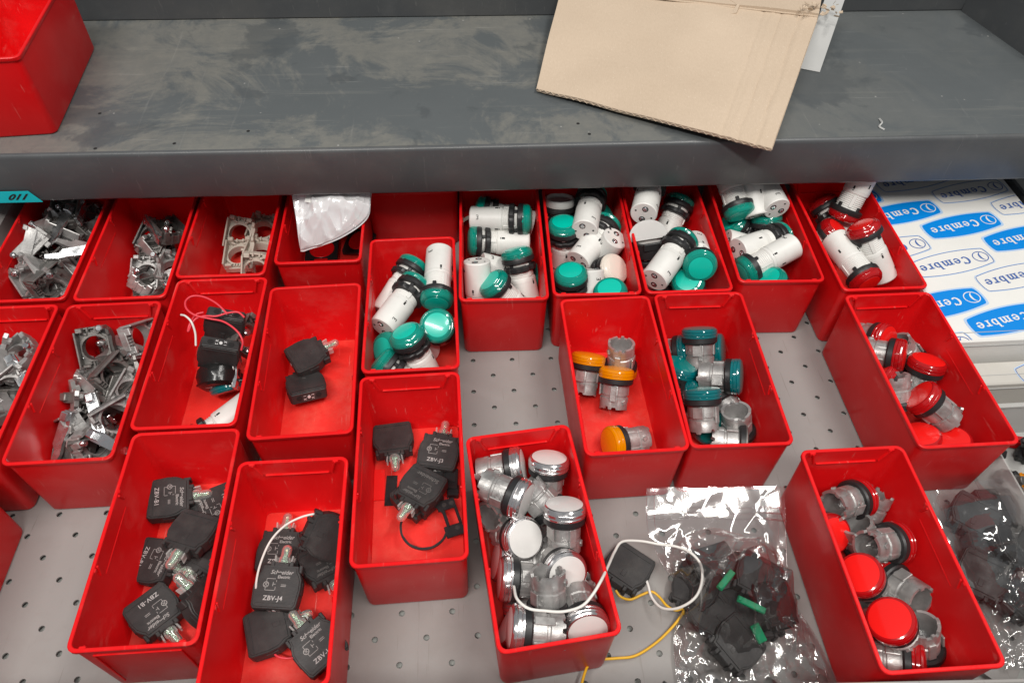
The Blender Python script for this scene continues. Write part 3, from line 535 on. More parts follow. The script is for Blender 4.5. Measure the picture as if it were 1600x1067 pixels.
# kind, variant, lens position (mm), axis from tail to lens, roll, group key, label
ITEMS = [
 ('L', 'green', (-45.5, 491.9, 50.4), (0.525, 0.783, 0.334), 3.21, 'G0', 'green pilot light half buried at the back left of the forward bin of green lights'),
 ('L', 'green', (-43.5, 464.0, 53.0), (0.518, 0.85, 0.095), 5.97, 'G0', 'green pilot light whose screw terminal end points front left, topmost in the forward bin'),
 ('L', 'greenB', (-28.1, 436.5, 51.0), (-0.069, -0.983, -0.173), 0.91, 'G0', 'pilot light with white body standing in the back right corner of the forward bin'),
 ('L', 'green', (-27.3, 408.6, 56.2), (0.008, -0.563, 0.826), 5.96, 'G0', "large round green lens facing straight at the viewer by the forward bin's right wall"),
 ('L', 'green', (-53.6, 399.3, 61.1), (-0.317, 0.231, 0.92), 1.96, 'G0', 'tilted green lens with black nut above the front rim of the forward bin'),
 ('L', 'green', (-73.7, 396.8, 41.9), (-0.655, -0.482, 0.582), 2.66, 'G0', 'green pilot light in the front left corner of the forward bin'),
 ('L', 'green', (-77.3, 388.0, 40.6), (-0.732, 0.414, 0.54), 5.2, 'G0', 'green pilot light in the front right corner of the forward bin, mostly hidden'),
 ('L', 'green', (61.8, 534.0, 58.2), (0.986, -0.153, 0.066), 2.57, 'G1', 'topmost sideways pilot light with green lens right, in the bin behind the open tray'),
 ('L', 'green', (1.4, 524.7, 42.9), (-0.996, 0.004, 0.091), 3.45, 'G1', 'second sideways pilot light with green lens left, in the bin behind the open tray'),
 ('L', 'green', (9.3, 554.0, 56.3), (-0.963, 0.15, 0.223), 0.17, 'G1', 'pilot light farthest back under the shelf above two sideways ones'),
 ('L', 'greenB', (9.3, 453.7, 8.3), (0.017, -0.462, -0.887), 4.73, 'G1', 'pilot light standing with its white end up, directly below two sideways ones'),
 ('L', 'green', (44.3, 498.5, 55.1), (-0.189, 0.551, 0.813), 3.38, 'G1', 'pilot light with black nut and upright lens below the two sideways ones, right wall'),
 ('L', 'greenB', (18.7, 460.7, 53.8), (-0.629, 0.163, 0.76), 2.07, 'G1', 'pilot light with threaded neck and lens tilted left, between two below the sideways pair'),
 ('L', 'green', (65.3, 500.5, 12.7), (0.93, -0.008, -0.368), 4.95, 'G1', 'white end of a pilot light in the middle, under the second sideways one'),
 ('L', 'greenB', (55.1, 491.2, 9.4), (0.888, 0.186, -0.42), 1.9, 'G1', 'white terminal end in the front left corner of the bin with two sideways lights'),
 ('L', 'ring', (91.0, 558.6, 62.9), (0.024, 0.315, 0.949), 2.85, 'G2', 'pilot light with an open white ring instead of a lens, under the shelf'),
 ('L', 'green', (123.4, 564.2, 64.3), (0.266, 0.964, 0.002), 0.84, 'G2', 'leaning pilot light, terminal face forward, right beside the open white ring'),
 ('L', 'green', (90.1, 522.3, 64.9), (-0.06, 0.086, 0.995), 2.53, 'G2', 'upright pilot light with green lens just in front of the open white ring'),
 ('L', 'green', (138.6, 554.8, 47.4), (0.736, -0.054, 0.674), 1.28, 'G2', 'black rimmed green lens in shade, back right of the bin with the open ring'),
 ('L', 'green', (136.7, 532.3, 53.5), (0.62, 0.773, 0.136), 1.65, 'G2', 'diagonal pilot light pointing front left across the bin with the open white ring'),
 ('L', 'greenB', (113.5, 507.2, 7.6), (-0.401, 0.075, -0.913), 4.71, 'G2', 'white body standing at the right wall of the bin with the cream lens'),
 ('L', 'white', (134.4, 471.6, 52.1), (0.561, -0.364, 0.743), 1.76, 'G2', 'pilot light with cream white lens facing right'),
 ('L', 'green', (89.0, 458.2, 64.8), (-0.099, 0.088, 0.991), 3.05, 'G2', 'large green lens in the front left corner of the bin with the cream lens'),
 ('L', 'greenB', (110.2, 433.5, 8.3), (0.012, -0.635, -0.772), 6.16, 'G2', 'plain white body between the cream lens and the large front left green lens'),
 ('L', 'green', (120.1, 436.6, 62.5), (-0.218, -0.057, 0.974), 6.04, 'G2', 'green lens cut by the front rim just below the cream lens'),
 ('L', 'green', (179.8, 565.7, 77.5), (0.326, 0.945, -0.028), 4.55, 'G3', 'white face with two screws behind the frosted flip-up cover'),
 ('L', 'green', (211.8, 561.6, 56.7), (0.445, 0.69, 0.57), 3.4, 'G3', 'pilot light leaning under the shelf edge right behind the frosted flip-up cover'),
 ('L', 'cover', (164.6, 495.2, 61.8), (-0.092, 0.348, 0.933), 1.74, 'G3', 'pilot light head with a frosted flip-up cover standing half open'),
 ('L', 'green', (191.0, 495.4, 66.7), (-0.344, 0.202, 0.917), 1.01, 'G3', 'green lens at the right wall just right of the frosted flip-up cover'),
 ('L', 'green', (194.6, 484.8, 73.5), (0.621, 0.772, 0.133), 6.09, 'G3', 'topmost pilot light in front of the frosted cover, screw terminals front left'),
 ('L', 'greenB', (200.2, 447.6, 70.8), (-0.175, -0.928, 0.328), 3.24, 'G3', 'bright green lens facing the viewer at the right wall below the frosted cover'),
 ('L', 'green', (191.4, 448.5, 57.2), (-0.341, -0.35, 0.872), 0.73, 'G3', 'green lens at the front rim partly under the bright lens facing the viewer'),
 ('L', 'green', (167.9, 497.8, 47.5), (-0.672, -0.18, 0.718), 3.92, 'G3', 'dark green lens edge at the left wall below the frosted cover'),
 ('L', 'green', (186.7, 479.2, 29.5), (0.147, 0.935, 0.323), 4.88, 'G3', 'piece of green lens beneath the front end of the light before the frosted cover'),
 ('L', 'greenB', (257.9, 521.1, 63.6), (0.171, -0.893, -0.417), 3.85, 'G4', 'threaded pilot light hanging lens down under the shelf, in the bin set back'),
 ('L', 'green', (267.7, 569.1, 96.0), (-0.127, 0.791, 0.598), 5.76, 'G4', 'white body hanging from under the shelf beside the lens-down one, bin set back'),
 ('L', 'green', (282.5, 576.0, 78.2), (-0.115, 0.989, 0.09), 0.25, 'G4', 'shaded round white end at the back right of the bin set back'),
 ('L', 'green', (255.2, 536.7, 46.3), (-0.771, 0.09, 0.631), 3.32, 'G4', 'green lens directly below the one hanging lens down in the bin set back'),
 ('L', 'green', (287.3, 533.1, 56.8), (-0.11, 0.507, 0.855), 2.88, 'G4', 'upright green lens with black ring in the middle of the bin set back'),
 ('L', 'green', (298.8, 499.3, 30.4), (0.954, -0.147, -0.261), 0.39, 'G4', 'two screw white end at the left wall of the bin set back'),
 ('L', 'green', (298.5, 506.3, 50.9), (0.912, 0.403, -0.078), 4.03, 'G4', 'pilot light lying across behind the frontmost white body in the bin set back'),
 ('L', 'greenB', (244.4, 459.6, 49.6), (-0.901, -0.375, -0.219), 5.35, 'G4', 'frontmost white body with green lens front left, topmost in the bin set back'),
 ('L', 'green', (263.6, 447.9, 56.5), (-0.56, 0.118, 0.82), 3.72, 'G4', 'green lens cut by the front rim of the bin set back'),
 ('L', 'red', (350.9, 556.8, 51.8), (-0.395, 0.814, 0.425), 1.63, 'G5', 'red pilot light under a black nut at the back left of the rightmost back bin'),
 ('L', 'redB', (358.8, 524.1, 52.9), (-0.347, -0.384, -0.855), 5.27, 'G5', 'white body reaching up under the shelf in the bin of red pilot lights'),
 ('L', 'redB', (350.1, 509.8, 56.0), (0.437, -0.035, 0.899), 3.2, 'G5', 'dark red lens at the left wall of the bin of red pilot lights'),
 ('L', 'redB', (351.6, 435.7, 54.0), (0.245, -0.965, -0.097), 3.21, 'G5', 'frontmost white body with red lens at the rim, bin of red pilot lights'),
 ('L', 'redB', (352.8, 484.6, 81.3), (-0.472, 0.477, 0.742), 4.73, 'G5', 'threaded white body along the right wall with red lens up at the back'),
 ('H', 'amber', (98.3, 388.4, 34.0), (0.172, 0.656, 0.735), 0.93, 'G6', 'amber lens head leaning on the left wall, left one of the upright pair'),
 ('H', 'amberX', (126.9, 384.3, 8.9), (0.034, -0.238, -0.971), 5.15, 'G6', 'bare notched collar opening up behind the two upright amber heads'),
 ('H', 'amber', (119.5, 372.0, 34.0), (0.12, 0.674, 0.729), 4.29, 'G6', 'amber lens head right of the one leaning on the wall'),
 ('H', 'amber', (103.9, 307.9, 18.8), (-0.948, -0.233, 0.215), 4.94, 'G6', 'amber lens head lying alone on its side at the front rim'),
 ('H', 'teal', (190.5, 396.0, 52.4), (-0.018, 0.678, 0.735), 1.2, 'G7', 'rearmost upright teal lens head in the bin of teal heads'),
 ('H', 'teal', (186.5, 392.4, 27.4), (0.88, -0.234, 0.412), 5.04, 'G7', 'teal lens on edge at the back left corner of the teal bin'),
 ('H', 'teal', (217.4, 393.8, 24.2), (0.879, -0.315, 0.358), 1.2, 'G7', 'teal lens on edge just right of the rearmost upright teal head'),
 ('H', 'teal', (173.9, 371.4, 36.4), (0.279, 0.328, 0.903), 0.51, 'G7', 'tilted teal lens at the left wall halfway along the teal bin'),
 ('H', 'teal', (187.9, 370.0, 16.9), (-0.975, -0.17, 0.141), 5.37, 'G7', 'flat dark teal face in the middle, left of the sideways collar'),
 ('H', 'teal', (216.7, 350.2, 43.0), (0.894, -0.329, 0.306), 5.41, 'G7', 'sideways teal head with lens to the right wall and collar left'),
 ('H', 'teal', (177.6, 333.4, 53.1), (-0.019, 0.736, 0.677), 5.5, 'G7', 'bright teal upright head in front of the sideways one'),
 ('H', 'teal', (184.1, 344.2, 25.6), (0.829, -0.3, 0.473), 2.96, 'G7', 'flat teal face leaning on the left wall beside the frontmost upright teal head'),
 ('H', 'none', (211.5, 312.2, 8.8), (0.218, -0.23, -0.949), 1.72, 'G7', 'notched open collar facing up at the right, near the front of the teal bin'),
 ('H', 'teal', (189.0, 315.3, 22.2), (0.359, -0.838, 0.411), 0.04, 'G7', 'flat teal lens at the front rim of the teal bin'),
 ('H', 'none', (216.1, 295.9, 27.8), (0.954, -0.263, 0.141), 4.06, 'G7', 'small bare metal collar at the front right rim of the teal bin'),
 ('H', 'none', (200.8, 355.5, 18.1), (-0.453, 0.873, 0.179), 4.52, 'G7', 'metal collar half hidden between the sideways teal head and the open collar'),
 ('H', 'white', (33.7, 274.4, 50.1), (0.973, -0.008, 0.232), 5.25, 'G8', 'rearmost sideways head with chrome rim right, bin of white heads'),
 ('H', 'white', (52.1, 275.9, 58.3), (0.086, 0.542, 0.836), 1.77, 'G8', 'rearmost upright white head at the back wall, right side'),
 ('H', 'white', (32.7, 240.0, 61.7), (0.852, -0.519, 0.076), 1.35, 'G8', 'tilted head with chrome rim, in front of the rearmost sideways one'),
 ('H', 'none', (29.7, 259.7, 31.9), (0.7, 0.618, -0.358), 4.02, 'G8', 'dark open collar at the left wall below the tilted chrome head'),
 ('H', 'white', (57.5, 234.3, 66.6), (0.026, 0.605, 0.795), 5.06, 'G8', 'second upright white head, halfway up the right wall'),
 ('H', 'none', (55.2, 237.0, 37.0), (0.634, -0.625, -0.455), 6.05, 'G8', 'metal collar lying between the two upright white heads'),
 ('H', 'white', (30.8, 219.1, 49.1), (0.42, -0.504, 0.755), 0.95, 'G8', 'flat round white face left of centre in the bin of white heads'),
 ('H', 'white', (11.5, 196.0, 41.8), (-0.988, 0.075, 0.132), 3.03, 'G8', 'sideways head with chrome rim touching the left wall, below the flat white face'),
 ('H', 'white', (55.7, 192.2, 50.1), (0.234, -0.712, 0.662), 5.62, 'G8', 'white face turned to the viewer just behind the upright open collar'),
 ('H', 'white', (42.0, 167.8, 38.0), (-0.001, -0.675, -0.738), 2.65, 'G8', 'open collar standing up, crossed by the white wire'),
 ('H', 'white', (27.5, 187.3, 25.4), (-0.031, 0.865, 0.501), 3.7, 'G8', 'chrome crescent left of the open collar crossed by the white wire'),
 ('H', 'white', (15.5, 158.3, 56.7), (-0.984, 0.094, 0.153), 0.15, 'G8', 'sideways head at the front rim with chrome rim left and collar right'),
 ('H', 'white', (15.1, 167.7, 36.6), (-0.836, 0.352, 0.42), 4.23, 'G8', 'red tinted chrome rim in the front left corner of the bin of white heads'),
 ('H', 'white', (63.8, 154.4, 51.7), (0.067, -0.885, 0.461), 5.77, 'G8', 'white face cut by the front rim in the front right corner'),
 ('H', 'white', (48.2, 179.7, 19.2), (-0.654, -0.58, -0.486), 5.19, 'G8', 'metal and black collar at the right wall behind the front right white face'),
 ('H', 'white', (9.8, 215.0, 27.8), (-0.963, 0.099, 0.252), 5.56, 'G8', 'dim chrome edge at the left wall behind the sideways head'),
 ('H', 'none', (55.2, 219.8, 11.9), (0.626, -0.586, -0.515), 4.15, 'G8', 'collar in shade under the white face turned to the viewer'),
 ('H', 'red', (370.8, 353.3, 50.2), (0.122, 0.382, 0.916), 1.54, 'G9', 'red lens up at the right of the second sideways head, rightmost middle bin'),
 ('H', 'red', (349.1, 378.1, 45.4), (0.482, -0.699, 0.528), 4.83, 'G9', 'rearmost red head with collar left, bin in front of the red pilot lights'),
 ('H', 'red', (351.3, 356.0, 50.9), (0.781, -0.532, 0.327), 1.33, 'G9', 'second sideways red head with its rim on edge, rightmost middle bin'),
 ('H', 'red', (332.1, 351.0, 37.2), (-0.725, 0.594, 0.349), 5.22, 'G9', 'red lens at the left wall, third from the back, rightmost middle bin'),
 ('H', 'red', (344.3, 317.1, 53.7), (-0.745, 0.508, 0.433), 0.39, 'G9', 'shiny red lens with big square shouldered collar right, middle of the bin'),
 ('H', 'red', (342.9, 291.9, 37.6), (-0.216, 0.267, 0.939), 5.18, 'G9', 'red lens next to the frontmost red one, rightmost middle bin'),
 ('H', 'red', (363.9, 284.8, 37.3), (-0.375, 0.137, 0.917), 1.03, 'G9', 'frontmost flat red lens cut by the rim of the rightmost middle bin'),
 ('H', 'none', (337.5, 316.0, 28.0), (0.118, -0.629, -0.769), 2.36, 'G9', 'metal collar standing at the left wall halfway along the rightmost middle bin'),
 ('H', 'none', (368.9, 299.4, 9.9), (-0.195, -0.516, -0.834), 1.99, 'G9', 'small metal collar just behind the frontmost flat red lens'),
 ('H', 'none', (379.1, 367.5, 19.8), (0.637, -0.344, -0.69), 4.34, 'G9', 'loose dark ring right of the rearmost red head'),
 ('H', 'red', (279.7, 244.1, 32.3), (0.9, 0.325, -0.289), 1.12, 'GA', 'rearmost hollow dark collar with red rim, lower right bin'),
 ('H', 'none', (279.9, 230.6, 8.2), (-0.355, -0.467, -0.81), 2.49, 'GA', 'collar end beside the rearmost red rim, lower right bin'),
 ('H', 'red', (248.4, 215.7, 32.6), (0.17, -0.647, 0.743), 0.04, 'GA', 'red lens half hidden by the left wall, lower right bin'),
 ('H', 'none', (278.7, 207.2, 9.6), (0.399, -0.461, -0.793), 1.65, 'GA', 'round grey collar opening between the two lying hollow collars, lower right bin'),
 ('H', 'red', (292.2, 207.9, 33.4), (0.93, 0.208, -0.302), 2.65, 'GA', 'hollow collar lying with its red rim at the right wall, lower right bin'),
 ('H', 'red', (248.4, 182.5, 46.3), (-0.592, 0.044, 0.805), 0.67, 'GA', 'big red face at the left wall just behind the largest red face'),
 ('H', 'red', (252.3, 149.7, 53.8), (-0.551, 0.089, 0.83), 3.98, 'GA', 'largest round red face at the front of the lower right bin'),
 ('H', 'red', (279.8, 192.2, 15.2), (-0.301, 0.785, -0.541), 2.39, 'GA', 'notched collar pointing right above the largest red face'),
 ('H', 'none', (288.3, 137.8, 7.5), (0.237, -0.383, -0.893), 4.55, 'GA', 'pale centred collar opening at the right of the largest red face'),
 ('H', 'red', (279.6, 128.5, 23.7), (0.867, -0.33, 0.374), 4.11, 'GA', 'clear red head lying along the front rim of the lower right bin'),
 ('H', 'none', (275.9, 146.9, 11.1), (0.502, -0.762, -0.408), 2.71, 'GA', 'dark metal collar under the left edge of the largest red face'),
 ('H', 'teal', (-202.7, 381.9, 14.0), (0.244, -0.754, -0.61), 5.45, 'GN', 'teal lens peeking out below the black taped coupling'),
 ('L', 'green', (-222.9, 328.1, 13.8), (-0.779, -0.601, -0.182), 3.97, 'GN', 'white pilot light body cut by the front rim below the wired assembly'),
]
for kind, var, p, ax, roll, g, label in ITEMS:
    nm, cat, K = LABELC[kind]
    place(K[var], nm, label, cat, MW(p[0], p[1], p[2], frame(ax, roll=0.12 if var == 'cover' else roll)), GROUPS[g])

# ---------------------------------------------------------------- contact blocks (local: LED towards +Y, printed face +Z)
def rot(a, ax): return Matrix.Rotation(math.radians(a), 4, ax)
X12 = None
def block_parts(text, led=True, dark=False, faint=False):
    global X12
    P = []
    out = [(-14.5, -15.0), (-13.2, -17.0), (13.2, -17.0), (14.5, -15.0), (15.5, -4.0), (15.0, 2.0), (13.4, 5.6), (12.0, 7.5), (11.4, 10.8), (-11.4, 10.8), (-12.0, 7.5), (-13.4, 5.6), (-15.0, 2.0), (-15.5, -4.0)]
    m = MB(); m.prism(out, -5.0, 4.6, bev=.5)
    inn = [(x * .93, y * .90 - .6) for x, y in out]; m.prism(inn, 4.5, 5.3, bev=.3)
    for s in (-1, 1): m.box((s * 12.6, 9.2, 0), (2.4, 5.4, 6.8), bev=.5); m.box((s * 6.2, 12.0, 0), (2.6, 3.6, 8.6), bev=.4)
    m.box((0, -13.2, 5.45), (25, 0.6, .5)); m.box((0, 3.4, 5.35), (3.2, 4.8, .5), bev=.2)
    m.box((0, 11.5, 0), (9.5, 3.0, 9.2), bev=.5)
    for s in (-1, 1): m.box((s * 15.2, -3, 0), (1.0, 8, 3.6), bev=.3)
    P.append(('housing', m.mesh('housing', 'block', ang=25), 0, None))
    m = MB()
    for s in (-1, 1): m.T = Matrix.Translation((s * 7.6, -17.05, 0)) @ rot(90, 'X'); m.lathe([(2.3, 0.2), (2.3, -.3)], 16)
    P.append(('terminal_holes', m.mesh('terminal_holes', 'dark'), 0, None))  # solid discs coloured near-black for the shade inside the terminal holes
    if X12 is None:
        X12 = text_mesh('X', 2.9, 'print_white', bold=0.06), MB().lathe([(1.25, 0.1), (1.25, -.1)], 16).mesh('printed_oval', 'print_white'), text_mesh('1', 2.8, 'print_white', bold=.06), text_mesh('2', 2.8, 'print_white', bold=.06)
    base = Matrix.Translation((0, -17.18 * S, 0)) @ rot(90, 'X')
    P.append(('printed_oval', X12[1], 0, base @ Matrix.Scale(1.25, 4, (0, 1, 0))))
    P.append(('lettering', X12[2], 0, base @ Matrix.Translation((-3.1 * S, 1.5 * S, 0)) @ rot(90, 'Z')))
    for s in (-1, 1): P.append(('lettering', X12[0], 0, base @ Matrix.Translation((s * 3.1 * S, -1.7 * S, 0)) @ rot(90, 'Z')))
    P.append(('lettering', X12[3], 0, base @ Matrix.Translation((3.1 * S, 1.5 * S, 0)) @ rot(90, 'Z')))
    if text:
        pm = 'print_dim' if faint else 'print'
        zf = 5.42 * S
        P.append(('lettering', text_mesh(text, 4.1, 'print_dim' if faint else 'print_text', bold=.05, space=1.08), 0, Matrix.Translation((-1.0 * S, -10.6 * S, zf))))
        P.append(('lettering', text_mesh('Schneider', 3.7, pm, bold=.05, shear=0.25), 0, Matrix.Translation((1.5 * S, 6.0 * S, zf))))
        P.append(('lettering', text_mesh('Electric', 2.7, pm, bold=.06), 0, Matrix.Translation((3.5 * S, 3.0 * S, zf + .0002))))
        m = MB(); m.T = Matrix.Translation((-4.2, -2.2, 0))
        for c, d in (((0, 4.0), (6, .3)), ((0, -3.4), (6, .3)), ((-3, 2.4), (.3, 3.2)), ((-3, -2.2), (.3, 2.4)), ((3.4, 3.0), (.3, 2.0)), ((3.4, -2.2), (.3, 2.2)), ((1.5, .6), (.35, 2.6)), ((2.2, .6), (1.8, .35)), ((8.4, -.6), (3.4, .35)), ((8.4, .4), (3.4, .35))): m.box((c[0], c[1], 5.42), (d[0], d[1], .08))
        m.T = Matrix.Translation((-7.2, -2.0, 5.42)); m.lathe([(1.9, .04), (1.5, .04)], 14, False, False)
        m.T = m.T @ rot(45, 'Z'); m.box((0, 0, .05), (3.4, .3, .06)); m.box((0, 0, .05), (.3, 3.4, .06))
        P.append(('printed_diagram', m.mesh('printed_diagram', pm, smooth=False), 0, None))
    if led:
        m = MB(); m.T = Matrix.Translation((0, 12.6, 0)) @ rot(-90, 'X')
        m.lathe([(4.2, 0), (4.2, 4.0), (3.5, 5.0), (3.4, 10.4), (2.8, 12.0), (1.5, 13.0), (.3, 13.3)], 20, cap0=False)
        P.append(('bulb', m.mesh('bulb', 'led', ang=40), 0, None))
        m = MB(); m.box((0, 18.0, 0), (3.4, 9, 1.2), bev=.2); m.box((0, 14, 0), (6, 3, 4), bev=.3); P.append(('led_board', m.mesh('led_board', 'led_core'), 0, None))
        m = MB(); m.box((0, 22.9, 0.6), (2.2, 1.6, 1.6), bev=.3); P.append(('led_chip', m.mesh('led_chip', 'led_chip'), 0, None))
        m = MB(); 
        for s in (-1, 1): m.box((s * 5.4, 14.6, 0), (1.2, 7.0, 6), rot=Matrix.Rotation(s * -0.12, 3, 'Z'), bev=.3)
        P.append(('clip', m.mesh('clip', 'tub'), 0, None))
    return P
BK = {}
BLOCKS = [
 ('ZBV-B1', 1, (-223.3, 280.9, 20.0), (0.148, -0.098, 0.984), (0.975, 0.183, -0.128), 'GB', 'rearmost contact block in its bin, printed face up with the clear bulb pointing right'),
 ('ZBV-B1', 1, (-195.8, 274.5, 12.0), (0.0, 0.0, 1.0), (-0.886, -0.464, 0.0), 'GB', 'contact block partly under the right wall with its bulb pointing left at the rearmost block'),
 ('', 1, (-202.5, 246.8, 26.0), (0.049, 0.148, 0.988), (-0.334, -0.93, 0.156), 'GB', 'contact block lying blank side up across another, bulb toward the front'),
 ('ZBV-B1', 1, (-225.9, 235.1, 11.0), (-0.099, -0.099, 0.99), (0.952, -0.298, 0.065), 'GB', 'contact block lying under the blank one with half its printed text visible'),
 ('', 1, (-197.4, 239.9, 9.0), (0.287, 0.0, 0.958), (-0.43, -0.894, 0.129), 'GB', 'contact block squeezed at the right wall beneath the blank one'),
 ('ZBV-B1', 1, (-218.1, 196.8, 13.0), (0.148, 0.0, 0.989), (0.696, -0.71, -0.104), 'GB', 'frontmost contact block of its bin, upside down printing and the bulb near the front rim'),
 ('', 1, (-189.1, 205.0, 14.0), (0.749, 0.094, 0.656), (-0.614, 0.469, 0.635), 'GB', 'contact block standing on edge against the right wall with its bulb pointing left'),
 ('ZBV-J', 1, (-141.8, 240.3, 12.0), (0.0, -0.1, 0.995), (0.085, 0.991, 0.099), 'GU', 'rearmost contact block under the white wire with its clear bulb pointing to the back'),
 ('ZBV-J4', 1, (-136.4, 209.1, 24.0), (0.0, -0.119, 0.993), (0.116, 0.986, 0.118), 'GU', 'contact block lying over the rearmost one with its bulb up and clear white print below'),
 ('', 0, (-108.3, 238.8, 34.0), (0.351, -0.621, 0.701), (-0.829, 0.143, 0.541), 'GU', 'contact block tilted on edge at the right wall under the white wire'),
 ('~ZBV-J4', 1, (-108.7, 224.3, 12.0), (0.099, 0.099, 0.99), (0.507, -0.861, 0.035), 'GU', 'contact block with faint upside down print under the tilted one at the right wall'),
 ('', 1, (-139.0, 182.8, 14.0), (-0.1, 0.0, 0.995), (0.946, 0.309, 0.095), 'GU', 'contact block lying blank side up at the left near the front of its bin'),
 ('ZBV-J4', 1, (-110.2, 170.8, 18.0), (0.098, -0.148, 0.984), (-0.645, 0.743, 0.176), 'GU', 'frontmost contact block of its bin lying diagonally with bright white print at its right corner'),
 ('', 1, (-64.8, 323.3, 13.0), (0.0, 0.1, 0.995), (0.105, -0.99, 0.099), 'GP', 'contact block lying blank side up at the back left with its bulb toward the front'),
 ('ZBV-J3', 1, (-28.4, 313.9, 14.0), (0.0, -0.1, 0.995), (0.212, 0.972, 0.097), 'GP', 'contact block at the back right with clear print and its bulb standing to the back'),
 ('~Schneider', 1, (-43.1, 272.6, 25.0), (0.0, 0.0, 1.0), (-0.548, -0.836, 0.0), 'GP', 'contact block with faint print on top of the small heap, bulb toward the front left'),
 ('', 0, (-44.0, 272.3, 14.0), (0.0, 0.0, 1.0), (0.682, -0.732, 0.0), 'GP', 'contact block turned crosswise underneath the faintly printed one'),
 ('', 1, (-137.4, 410.8, 22.0), (0.0, -0.05, 0.999), (0.858, 0.514, 0.026), 'GO', 'contact block lying over another with its clear bulb pointing to the back right'),
 ('', 0, (-140.6, 386.2, 14.0), (0.029, 0.242, 0.97), (-0.324, 0.92, -0.22), 'GO', 'contact block showing its terminal side marked X1 and X2 toward the front'),
 ('', 0, (-205.7, 425.0, 46.0), (0.05, -0.998, 0.03), (-0.374, -0.046, -0.926), 'GN', 'rear contact block of the wired assembly with terminals up and red wires across it'),
 ('', 0, (-205.5, 394.8, 44.0), (0.05, -0.998, 0.03), (-0.374, -0.047, -0.926), 'GN', 'front contact block of the wired assembly with two terminal holes on top'),
 ('', 0, (102.5, 209.9, 6.0), (0.0, 0.0, 1.0), (-0.656, -0.755, 0.0), 'GF', 'single black contact block lying on the grey tray between white and yellow wires'),
 ('', 0, (163.0, 200.9, 18.0), (0.049, -0.196, 0.979), (0.235, -0.951, -0.202), 'GF', 'black contact block in the zip bag with a green strip along its right edge'),
 ('', 0, (188.0, 191.5, 20.0), (0.099, -0.099, 0.99), (-0.525, -0.851, -0.033), 'GF', 'black contact block at the right in the zip bag beside a green strip'),
 ('', 0, (157.2, 172.6, 12.0), (-0.1, 0.0, 0.995), (0.458, -0.888, 0.046), 'GF', 'grey looking contact block in the lower middle of the zip bag'),
 ('', 0, (186.4, 168.9, 10.0), (0.1, 0.0, 0.995), (0.085, -0.996, -0.009), 'GF', 'contact block deep in the zip bag next to a green tab'),
 ('', 0, (364.6, 229.6, 14.0), (-0.099, -0.099, 0.99), (-0.65, -0.747, -0.14), 'GF', 'black contact block at the top of the clear bag right of the red lamp bin'),
 ('', 0, (390.3, 235.3, 12.0), (0.1, 0.0, 0.995), (0.05, -0.999, -0.005), 'GF', 'black contact block at the frame edge in the clear bag on the right'),
 ('', 0, (365.6, 200.4, 12.0), (0.196, 0.0, 0.981), (-0.079, -0.997, 0.016), 'GF', 'black contact block in the middle of the clear bag on the right'),
 ('', 0, (366.9, 171.7, 10.0), (0.196, 0.0, 0.981), (-0.797, -0.582, 0.159), 'GF', 'black contact block in the lower part of the clear bag on the right'),
 ('', 0, (176.2, 188.6, 10.0), (0.287, 0.0, 0.958), (0.81, 0.534, -0.243), 'GF', 'black contact block between the two upper ones in the zip bag'),
 ('', 0, (163.7, 151.9, 12.0), (0.192, -0.192, 0.962), (-0.792, -0.609, 0.037), 'GF', 'black contact block low in the zip bag near the bottom edge'),
 ('', 0, (197.3, 173.8, 16.0), (0.365, -0.183, 0.913), (0.139, -0.959, -0.247), 'GF', 'black contact block at the right side of the zip bag'),
 ('', 0, (146.7, 189.8, 12.0), (-0.371, 0.0, 0.928), (-0.533, -0.819, -0.213), 'GF', 'black contact block at the left side of the zip bag'),
 ('', 0, (347.0, 184.3, 16.0), (-0.192, -0.192, 0.962), (-0.569, -0.777, -0.269), 'GF', 'black contact block at the left side of the right hand clear bag'),
 ('', 0, (381.2, 202.5, 18.0), (0.282, -0.188, 0.941), (0.054, -0.976, -0.211), 'GF', 'black contact block cut by the right edge of the photo in its bag'),
]
for text, led, p, nz, yd, g, label in BLOCKS:
    k = (text, led)
    if k not in BK: BK[k] = block_parts(text.strip('~'), led, faint=text.startswith('~'))
    place(BK[k], 'contact_block', label, 'contact block', MW(*p, frame(nz, yd)) @ Matrix.Scale(1.03, 4), GROUPS[g])

